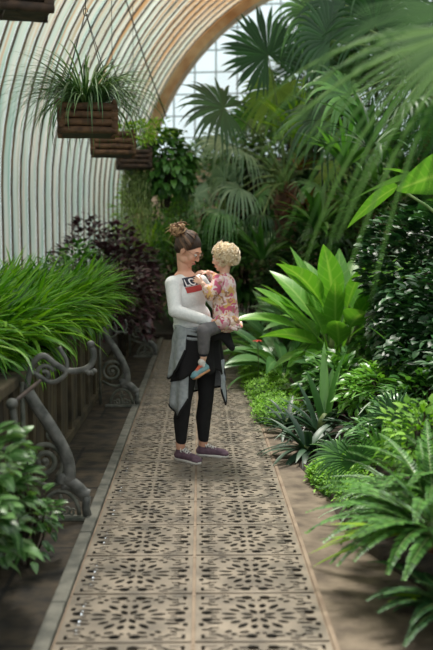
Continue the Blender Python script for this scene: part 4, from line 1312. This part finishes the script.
def head_shapes(mb, c, R_, s=1.0, child=False):
    T = lambda x, y, z: Vector(c) + R_ @ (Vector((x, y, z)) * s)
    B = lambda p, r: mb.ball(T(*p), tuple(q * s for q in r), 20, rot=R_)
    B((-.012, 0, .022), (.094, .073, .086))
    B((.040, 0, .005), (.050, .058, .070))
    B((.032, 0, -.055), (.052, .050, .050))
    B((.064, 0, -.092), (.022, .024, .018))
    B((.074, 0, .030), (.018, .046, .014))
    for y in (-1, 1):
        B((.060, .032 * y, -.028), (.026, .024, .026) if not child else (.032, .032, .032))
        B((-.004, .075 * y, -.012), (.018, .009, .031))
        B((.020, .046 * y, -.066), (.035, .014, .024))
    mb.limb(T(.086, 0, .012), .008 * s, T(.104, 0, -.026), .0105 * s, 10)
    B((.095, .009, -.030), (.009, .007, .007)); B((.095, -.009, -.030), (.009, .007, .007))
    B((.088, 0, -.058), (.009, .022, .007)); B((.086, 0, -.068), (.009, .019, .007))
    return T

def face_parts(root, T, s, R_, dark=(60, 42, 32)):
    for y in (-1, 1):
        m = MB(); m.ball(T(.081, .031 * y, .004), .0115 * s, 12); m.build('eye', M_white, root)
        m = MB(); m.ball(T(.0885, .031 * y, .001), .0062 * s, 10); m.build('iris', M_eye, root)
        m = MB(); m.tube([T(.086, .014 * y, .026), T(.088, .032 * y, .032), T(.078, .050 * y, .025)], [.0022 * s, .003 * s, .0015 * s], 6); m.build('eyebrow', plain('brow', srgb(*dark), .8), root)
    m = MB(); m.tube([T(.086, -.022, -.062), T(.0965, -.008, -.060), T(.098, 0, -.062), T(.0965, .008, -.060), T(.086, .022, -.062)], [.002 * s, .005 * s, .0055 * s, .005 * s, .002 * s], 8); m.build('lips', M_lip, root)

def shoe(root, heel, az, L, W, upper, sole, lace, sock=None, pitch=0.0, name='shoe', high=.075, roll=0.0, k=1.0):
    """heel: point under the heel centre; local x towards the toe"""
    R_ = frame(az, pitch, roll); T = lambda x, y, z: Vector(heel) + R_ @ Vector((x * L, y * W, z))
    out = [(-.06, 0), (-.04, .30), (.10, .40), (.30, .36), (.55, .44), (.75, .52), (.90, .42), (.98, .18), (1.0, 0)]
    out = out + [(x, -y * .92) for x, y in out[-2:0:-1]]
    t = .020 * k
    mb = MB()
    lo = [mb.bm.verts.new(T(x - .03, y, 0.0)) for x, y in out]; hi = [mb.bm.verts.new(T(x - .03, y * 1.03, t)) for x, y in out]
    n = len(out)
    mb.bm.faces.new(lo[::-1]); mb.bm.faces.new(hi)
    for q in range(n): mb.bm.faces.new((lo[q], lo[(q + 1) % n], hi[(q + 1) % n], hi[q]))
    up = MB()
    up.limb(T(.05, 0, .040 * k), .036 * k, T(.35, 0, .040 * k), .036 * k, 14)
    up.limb(T(.35, 0, .044 * k), .034 * k, T(.78, .0, .030 * k), .034 * k, 14)
    up.ball(T(.80, .02, .026 * k), (.042 * k, .042 * k, .026 * k), 14, rot=R_)
    up.limb(T(.10, 0, .045 * k), .034 * k, T(.12, 0, high * k), .034 * k, 14)
    u = remeshed(up, name, upper, root, .005 * max(.7, k), 4)
    mb.build('sole', sole, u)
    lc = MB()
    for q in range(5):
        x = .26 + q * .085
        z = (.092 - q * .0072) * k
        lc.tube([T(x, -.24, z - .012 * k), T(x + .03, 0, z), T(x + .06, .24, z - .012 * k)], (.0045 if k == 1.0 else .0085) * k, 6)
        lc.tube([T(x + .06, -.24, z - .012 * k), T(x + .03, 0, z + .001), T(x, .24, z - .012 * k)], (.0045 if k == 1.0 else .0085) * k, 6)
    for sg in (-1, 1):
        lc.tube([T(.24, 0, .088 * k), T(.22, .25 * sg, .098 * k), T(.30, .48 * sg, .075 * k), T(.30, .3 * sg, .072 * k)], .003 * k, 6)
    lc.build('laces', lace, u)
    if sock:
        m = MB(); m.limb(T(.14, 0, high * k * .9), .026, T(.14, 0, high * k + .018), .026, 12); m.build('sock', sock, u)
    return u

J = lambda px, py, Y: P(px, py, Y)
woman = empty('person', (-0.05, 6.55, 0), 'woman with a messy hair bun in a pale sweatshirt and black leggings, holding the child', 'person')
wo = woman.location.copy()
BF = frame(-0.69)                      # chest direction: right and a little towards the camera
def Wl(v): return Vector(v) - wo

def lm(mb, a, ra, b, rb, n=16): mb.limb(Wl(a), ra, Wl(b), rb, n)
j = dict(pel=J(198, 343, 6.55), hipR=J(190, 347, 6.47), hipL=J(206, 347, 6.62), knR=J(184, 400, 6.43), knL=J(206, 398, 6.58), anR=J(180.5, 448, 6.47), anL=J(203, 446, 6.60),
         wai=J(192, 320, 6.55), che=J(187, 296, 6.55), upc=J(185, 281, 6.55), nb=J(185, 271, 6.55), hd=J(188.5, 249.5, 6.52),
         shR=J(173, 284, 6.42), shL=J(200, 282, 6.68), elR=J(175, 311, 6.34), wrR=J(211, 322, 6.30), elL=J(218, 306, 6.74), wrL=J(226, 330, 6.58))
HR = frame(-0.42, 0.58)
# body, one continuous skin surface
mb = MB()
TH = head_shapes(mb, Wl(j['hd']), HR, 1.0)
lm(mb, j['nb'] + Vector((0, 0, -.02)), .052, j['hd'] + HR @ Vector((-.02, 0, -.05)), .048)
lm(mb, j['shR'], .05, j['shL'], .05)
mb.ball(Wl(j['che']), (.105, .150, .15), 20, rot=BF); mb.ball(Wl(j['wai']), (.095, .125, .11), 20, rot=BF); mb.ball(Wl(j['pel']), (.11, .155, .12), 20, rot=BF)
lm(mb, j['upc'], .09, j['wai'], .09)
for s_ in 'RL':
    lm(mb, j['sh' + s_], .046, j['el' + s_], .036); lm(mb, j['el' + s_], .036, j['wr' + s_], .025)
    lm(mb, j['hip' + s_], .080, j['kn' + s_], .050); lm(mb, j['kn' + s_], .050, j['kn' + s_] * .6 + j['an' + s_] * .4 + Vector((-.01, .01, 0)), .051); lm(mb, j['kn' + s_] * .6 + j['an' + s_] * .4 + Vector((-.01, .01, 0)), .051, j['an' + s_], .033)
    fd = frame(-.75 if s_ == 'R' else -.30) @ Vector((1, 0, 0))
    a = j['an' + s_]; lm(mb, a, .031, Vector((a.x, a.y, .05)), .028); lm(mb, Vector((a.x, a.y, .042)), .024, Vector((a.x, a.y, .034)) + fd * .13, .016)
add_hand(mb, Wl(j['wrR']), (.9, .25, -.12), (.1, -1, -.2), 1.0, .35, 1)
add_hand(mb, Wl(j['wrL']), Vector(J(213, 338, 6.44)) - Vector(j['wrL']), (0, -.3, -1), 1.0, .35, -1)
remeshed(mb, 'body', M_skin, woman, .0048, 3)
face_parts(woman, TH, 1.0, HR)
# glasses
m = MB()
for y in (-1, 1):
    m.tube([TH(.100, .032 * y + .023 * math.cos(a), .002 + .020 * math.sin(a)) for a in [k * PI / 9 for k in range(19)]], .0016, 6)
    m.tube([TH(.100, .055 * y, .006), TH(.05, .074 * y, .008), TH(-.005, .079 * y, .004)], .0015, 6)
m.tube([TH(.100, -.010, .006), TH(.106, 0, .009), TH(.100, .010, .006)], .0015, 6)
m.build('glasses', M_glassf, woman)
# sweatshirt
mb = MB()
mb.ball(Wl(j['che']), (.122, .168, .16), 24, rot=BF); mb.ball(Wl(j['wai']) + Vector((0, 0, .02)), (.122, .158, .12), 24, rot=BF)
mb.ball(Wl(j['wai']) + Vector((0, 0, -.04)), (.125, .160, .07), 24, rot=BF)
lm(mb, j['upc'] + Vector((0, 0, -.005)), .092, j['wai'], .105)
lm(mb, j['shR'], .060, j['shL'], .060); lm(mb, j['nb'] + Vector((0, 0, -.055)), .070, j['nb'] + Vector((0, 0, -.040)), .060)
for s_ in 'RL':
    lm(mb, j['sh' + s_], .058, j['el' + s_], .048); lm(mb, j['el' + s_], .050, j['wr' + s_] * .82 + j['el' + s_] * .18, .040)
sweater = remeshed(mb, 'sweatshirt', M_sweat, woman, .007, 5)
m = MB(); ax = (j['wrR'] - j['elR']).normalized(); lm(m, j['wrR'] - ax * .045, .034, j['wrR'] - ax * .02, .033); m.build('cuff', M_sweat, sweater)
# print on the chest, laid on the cloth
bvh = BVHTree.FromPolygons([v.co.copy() for v in sweater.data.vertices], [tuple(p.vertices) for p in sweater.data.polygons])
pc = Wl(J(198.5, 285.5, 6.43)) 
PR = BF @ Matrix.Rotation(0.13, 3, 'X')
def on_chest(u, v, off):
    """u to the wearer's left (+), v up, from the print centre"""
    d = BF @ Vector((-1, 0, 0))
    o = pc + PR @ Vector((.35, u, v))
    h = bvh.ray_cast(o, d)
    return (h[0] - d * off) if h[0] is not None else (o + d * .3)
def chest_rect(name, u0, u1, v0, v1, off, mat, n=8):
    V = [tuple(on_chest(u0 + (u1 - u0) * a / n, v0 + (v1 - v0) * b / n, off)) for a in range(n + 1) for b in range(n + 1)]
    F = [(a * (n + 1) + b, (a + 1) * (n + 1) + b, (a + 1) * (n + 1) + b + 1, a * (n + 1) + b + 1) for a in range(n) for b in range(n)]
    return link(name, raw_mesh(name, V, F, mat), sweater)
LO, HI = -.075, .085
chest_rect('print_dark_block', LO, HI, .0, .060, .0035, M_navy)
chest_rect('print_red_bar', LO, HI, -.045, -.004, .0035, M_red)
fc = bpy.data.curves.new('t', 'FONT'); fc.body = 'LC'; fc.size = .066; fc.offset = .0014; fc.fill_mode = 'FRONT'
fo = bpy.data.objects.new('t', fc); COL.objects.link(fo)
me = bpy.data.meshes.new_from_object(fo.evaluated_get(bpy.context.evaluated_depsgraph_get()))
bpy.data.objects.remove(fo); bpy.data.curves.remove(fc)
for v in me.vertices: v.co = on_chest(LO + .008 + v.co.x * 1.1, .004 + v.co.y * 1.0, .006)
me.name = 'print_letters'; me.materials.clear(); me.materials.append(M_pwhite)
link('print_letters', me, sweater)
# leggings
mb = MB()
mb.ball(Wl(j['pel']), (.118, .165, .12), 24, rot=BF); mb.ball(Wl(j['pel']) + Vector((0, 0, .06)), (.108, .15, .10), 24, rot=BF)
for s_ in 'RL':
    k1 = j['kn' + s_]; c1 = k1 * .6 + j['an' + s_] * .4 + Vector((-.01, .01, 0)); e1 = k1 * .16 + j['an' + s_] * .84
    lm(mb, j['hip' + s_], .088, k1, .057); lm(mb, k1, .057, c1, .058); lm(mb, c1, .058, e1, .040)
remeshed(mb, 'leggings', M_black, woman, .007, 4)
shoe(woman, Wl(Vector((j['anR'].x, j['anR'].y, 0)) - frame(-.75) @ Vector((.03, 0, 0))), -.75, .235, .085, M_purp, M_white, M_white)
shoe(woman, Wl(Vector((j['anL'].x, j['anL'].y, 0)) - frame(-.30) @ Vector((.03, 0, 0))), -.30, .235, .085, M_purp, M_white, M_white)

# hair drawn up into a bun
hc = Wl(j['hd']); bunc = Wl(J(178, 229.5, 6.52))
mb = MB()
mb.ball(hc + HR @ Vector((-.022, 0, .036)), (.097, .081, .088), 24, rot=HR)
mb.ball(hc + HR @ Vector((-.050, 0, -.005)), (.062, .070, .066), 20, rot=HR)
mb.limb(hc + HR @ Vector((-.03, 0, .08)), .045, bunc, .03)
hair = remeshed(mb, 'hair', plain('hair_base', srgb(40, 28, 22), .6, c2=srgb(60, 44, 32), scale=30), woman, .006, 4)
m = MB(); rnd = random.Random(4)
E = Vector((.100, .084, .091)); ec = Vector((-.022, 0, .036))
bl = HR.transposed() @ (bunc - hc) - ec
bd = Vector((bl.x / E.x, bl.y / E.y, bl.z / E.z)).normalized()
for i in range(230):
    a = rnd.uniform(0, 2 * PI)
    # start on the hairline circle around the bun axis
    t = bd.orthogonal().normalized(); b2 = bd.cross(t)
    st = (t * math.cos(a) + b2 * math.sin(a))
    hl = 1.55 + .25 * math.sin(a * 2) + rnd.uniform(-.15, .15)
    pts = []
    for q in range(9):
        th = hl * (1 - q / 8 * .92)
        u = bd * math.cos(th) + st * math.sin(th)
        if u.x > .72 and u.z < .42: continue
        k = 1.0 + rnd.uniform(0, .03)
        pts.append(hc + HR @ (ec + Vector((u.x * E.x * k, u.y * E.y * k, u.z * E.z * k))))
    if len(pts) > 3: m.tube(pts, [.0016] + [.0034] * (len(pts) - 2) + [.003], 5)
m.build('hair_strands', M_hair, hair)
m = MB()
for i in range(80):
    ax = Vector((rnd.gauss(0, 1), rnd.gauss(0, 1), rnd.gauss(0, 1))).normalized(); u = ax.orthogonal().normalized(); v = ax.cross(u)
    r = rnd.uniform(.026, .050); cc = bunc + Vector((rnd.uniform(-.02, .02), rnd.uniform(-.02, .02), rnd.uniform(-.012, .018)))
    a0 = rnd.uniform(0, 6.28); sp = rnd.uniform(2.0, 4.2)
    sx = 1.15
    m.tube([cc + Vector((w.x * sx, w.y * sx, w.z * .8)) for w in [(u * math.cos(a0 + sp * q / 10) + v * math.sin(a0 + sp * q / 10)) * r * (1 + .08 * math.sin(q)) for q in range(11)]], [.002] + [.0055] * 9 + [.002], 6)
m.ball(bunc, (.046, .044, .034), 14)
for i in range(9):
    d = Vector((rnd.gauss(-.4, 1), rnd.gauss(0, .5), rnd.gauss(0, .6))).normalized()
    m.tube([bunc + d * .04, bunc + d * .07 + Vector((0, 0, .008)), bunc + d * .10 + Vector((0, 0, -.012))], [.003, .002, .001], 5)
m.build('hair_bun', M_bun, hair)

# jacket tied round the hips: grey outside, black lining
hx, hy = Wl(j['pel']).x, Wl(j['pel']).y
def drape(name, az0, az1, ztop, lenf, r0, flare, mat, ripple=.02, n=56, nv=12, trim=True, ph=0.0, ry=1.0):
    V = []
    for i in range(n + 1):
        f = i / n; az = math.radians(az0 + (az1 - az0) * f); L = lenf(f)
        for q in range(nv + 1):
            v = q / nv
            r = r0(az) + flare * v ** 1.2 + ripple * v * math.sin(az * 11 + ph) + .006 * math.sin(v * 14 + az * 3) * (1 - v)
            z = ztop - L * v + .012 * math.sin(az * 5 + ph) * (1 - v)
            V.append((hx + r * math.cos(az), hy + r * math.sin(az) * ry, z))
    F = [(i * (nv + 1) + q, (i + 1) * (nv + 1) + q, (i + 1) * (nv + 1) + q + 1, i * (nv + 1) + q + 1) for i in range(n) for q in range(nv)]
    me = raw_mesh(name, V, F, mat)
    me.materials.append(M_black)
    o = link(name, me, woman)
    so = o.modifiers.new('s', 'SOLIDIFY'); so.thickness = .007; so.offset = 0; so.material_offset = 0
    if trim:
        m = MB(); m.tube([V[i * (nv + 1) + nv] for i in range(n + 1)], .008, 6); m.build('hem_trim', M_black, o)
    return o
def rh(az):   # hip radius by direction
    a = az + .69
    return 1 / math.sqrt((math.cos(a) / .140) ** 2 + (math.sin(a) / .182) ** 2)
def interp(f, pts):
    xs, ys = zip(*pts); return float(np.interp(f, xs, ys))
jk = drape('tied_jacket', 250, 20, .955, lambda f: interp(f, ((0, .48), (.08, .62), (.2, .54), (.35, .52), (.6, .50), (.9, .45), (1, .52))), rh, .045, M_greyj, .014)
drape('jacket_flap', 246, 130, .985, lambda f: interp(f, ((0, .16), (.12, .30), (.35, .38), (1, .33))), lambda az: rh(az) + .014, .040, M_greyj, .012, ph=1.0)
drape('jacket_lining', 385, 205, .94, lambda f: interp(f, ((0, .40), (.15, .34), (.35, .27), (.5, .30), (.62, .24), (.8, .33), (1, .36))), lambda az: rh(az) + .006, .03, plain('lining_cloth', srgb(22, 20, 22), .9), .012, trim=False, n=60)
drape('jacket_tail', 10, -20, .72, lambda f: interp(f, ((0, .18), (.5, .32), (1, .20))), lambda az: rh(az) + .03, .015, M_greyj, .008, n=14, ph=2)
mb = MB()
lm(mb, J(212, 335, 6.40), .030, J(222, 336, 6.42), .030); lm(mb, J(222, 334, 6.42), .034, J(232, 348, 6.44), .024); lm(mb, J(226, 335, 6.43), .036, J(230, 345, 6.46), .03)
lm(mb, J(214, 337, 6.40), .03, J(206, 332, 6.40), .03)
remeshed(mb, 'jacket_sleeve', M_black, woman, .007, 4)
# twisted waist roll of the jacket
m = MB()
for q in range(4):
    m.tube([Vector((hx + (rh(a) + .006) * math.cos(a), hy + (rh(a) + .006) * math.sin(a), .975 - q * .022 + .010 * math.sin(a * 4 + q * 1.7))) for a in [math.radians(290 - k * 8) for k in range(36)]], .014, 8)
m.build('jacket_waist_roll', M_greyj, woman)

# ---------------------------------------------------------------- child
child = empty('person', tuple(J(225, 322, 6.42)), 'small child with curly pale blond hair in a floral top, carried on the woman\'s hip', 'person')
co = child.location.copy()
Cl = lambda v: Vector(v) - co
def lc_(mb, a, ra, b, rb, n=14): mb.limb(Cl(a), ra, Cl(b), rb, n)
CH = frame(PI - .30, .22)
CB = frame(PI - .15)
c = dict(hd=J(223.5, 257.5, 6.44), nb=J(224, 275, 6.45), che=J(224, 288, 6.44), wai=J(226, 305, 6.43), bot=J(226, 320, 6.43),
         shN=J(219, 281, 6.37), elN=J(210.5, 295, 6.33), wrN=J(203, 284, 6.33), shF=J(217, 280, 6.52), elF=J(213, 277, 6.52), wrF=J(208, 272.5, 6.48),
         hpN=J(222, 323, 6.38), knN=J(204, 331, 6.26), anN=J(203.5, 357, 6.285), hpF=J(229, 323, 6.52), knF=J(222, 330, 6.76), anF=J(214, 352, 6.78))
mb = MB()
THc = head_shapes(mb, Cl(c['hd']), CH, .80, True)
lc_(mb, c['nb'], .034, c['hd'] + CH @ Vector((-.01, 0, -.05)), .034)
mb.ball(Cl(c['che']), (.075, .088, .11), 18, rot=CB); mb.ball(Cl(c['bot']), (.078, .09, .08), 18, rot=CB); lc_(mb, c['che'], .072, c['bot'], .075)
lc_(mb, c['shN'], .034, c['shF'], .034)
for s_ in 'NF':
    lc_(mb, c['sh' + s_], .032, c['el' + s_], .026); lc_(mb, c['el' + s_], .026, c['wr' + s_], .018)
    lc_(mb, c['hp' + s_], .052, c['kn' + s_], .038); lc_(mb, c['kn' + s_], .036, c['an' + s_], .025)
lc_(mb, c['anN'], .022, J(202, 366, 6.29), .018)
lc_(mb, c['anF'], .022, J(213, 362, 6.79), .018)
add_hand(mb, Cl(c['wrF']), (-1, -.15, .10), (0, -.35, 1), .62, .30, -1)
add_hand(mb, Cl(c['wrN']), (-.8, .15, .5), (-.2, -1, .2), .58, .35, 1)
remeshed(mb, 'body', M_skinc, child, .0034, 3)
face_parts(child, THc, .80, CH, (190, 160, 120))
# floral top with loose hem and wide sleeves
mb = MB()
mb.ball(Cl(c['che']), (.088, .100, .115), 20, rot=CB); lc_(mb, c['che'], .086, c['bot'], .096)
mb.ball(Cl(c['bot']) + Vector((.0, 0, -.008)), (.094, .102, .066), 20, rot=CB)
mb.ball(Cl(J(231, 322, 6.40)), (.065, .08, .055), 18); mb.ball(Cl(J(222, 322, 6.31)), (.062, .05, .055), 18)
lc_(mb, c['shN'], .046, c['shF'], .046); lc_(mb, c['nb'] + Vector((0, 0, -.02)), .05, c['nb'] + Vector((0, 0, -.012)), .042)
lc_(mb, c['shN'], .046, c['elN'], .044); lc_(mb, c['elN'], .042, c['elN'] * .45 + c['wrN'] * .55, .034)
lc_(mb, c['shF'], .044, c['elF'], .038); lc_(mb, c['elF'], .036, c['elF'] * .5 + c['wrF'] * .5, .030)
top = remeshed(mb, 'floral_top', M_floral, child, .006, 4)
m = MB()
for q in range(3):
    z = -.03 - q * .012
    m.tube([Cl(c['bot']) + Vector(((.10 + .012 * math.sin(a * 7 + q)) * math.cos(a), (.108 + .012 * math.sin(a * 7 + q)) * math.sin(a), z + .008 * math.sin(a * 5 + q))) for a in [k * PI / 24 for k in range(49)]], .012, 8)
m.build('hem_ruffle', M_floral, top)
# trousers
mb = MB()
mb.ball(Cl(c['bot']), (.082, .094, .07), 18, rot=CB)
lc_(mb, c['hpN'], .062, c['knN'], .052); lc_(mb, c['knN'], .050, c['knN'] * .25 + c['anN'] * .75, .040)
lc_(mb, c['hpF'], .058, c['knF'], .046); lc_(mb, c['knF'], .044, c['knF'] * .25 + c['anF'] * .75, .038)
tr = remeshed(mb, 'trousers', M_gpant, child, .006, 4)
m = MB(); a = c['knN'] * .25 + c['anN'] * .75; lc_(m, a + Vector((0, 0, -.005)), .036, a * .6 + c['anN'] * .4, .033); m.build('dark_cuff', plain('dark_denim', srgb(34, 38, 48), .9), tr)
# shoes: the near foot hangs toe down
shoe(child, Cl(J(208, 371, 6.30)), PI + .45, .135, .066, M_teal, M_gum, M_orange, sock=M_white, pitch=.42, high=.085, k=.74)
shoe(child, Cl(J(214, 368, 6.80)), PI + .2, .135, .066, M_teal, M_gum, M_orange, sock=M_white, pitch=.4, high=.085, k=.74)
# curls
hc = Cl(c['hd']) + CH @ Vector((-.016, 0, .022))
mb = MB(); mb.ball(hc, (.084, .076, .080), 20, rot=CH); mb.ball(hc + CH @ Vector((-.026, 0, -.03)), (.062, .068, .062), 20, rot=CH)
hb = remeshed(mb, 'hair', plain('hair_blond_base', srgb(206, 182, 142), .7, c2=srgb(226, 204, 166), scale=30), child, .006, 3)
m = MB(); rnd = random.Random(9)
cnt = 0
while cnt < 330:
    d = Vector((rnd.gauss(0, 1), rnd.gauss(0, 1), rnd.gauss(0, 1))).normalized()
    if d.x > .55 and d.z < .45: continue
    if d.z < -.75: continue
    cnt += 1
    p = hc + CH @ Vector((d.x * .088 - .006, d.y * .082, d.z * .084 - (0.012 if d.x < 0 else 0)))
    o = (CH @ d).normalized(); u = o.orthogonal().normalized(); v = o.cross(u)
    r = rnd.uniform(.006, .012); a0 = rnd.uniform(0, 6.28); tn = rnd.uniform(5, 8.5)
    dn = (Vector((0, 0, -1)) * .6 + u * rnd.uniform(-.6, .6) + v * rnd.uniform(-.6, .6))
    m.tube([p + (u * math.cos(a0 + tn * q / 9) + o * math.sin(a0 + tn * q / 9)) * r + dn * .022 * q / 9 + o * .006 for q in range(10)], [.0012] + [.0026] * 8 + [.001], 5)
m.build('curls', M_blond, hb)
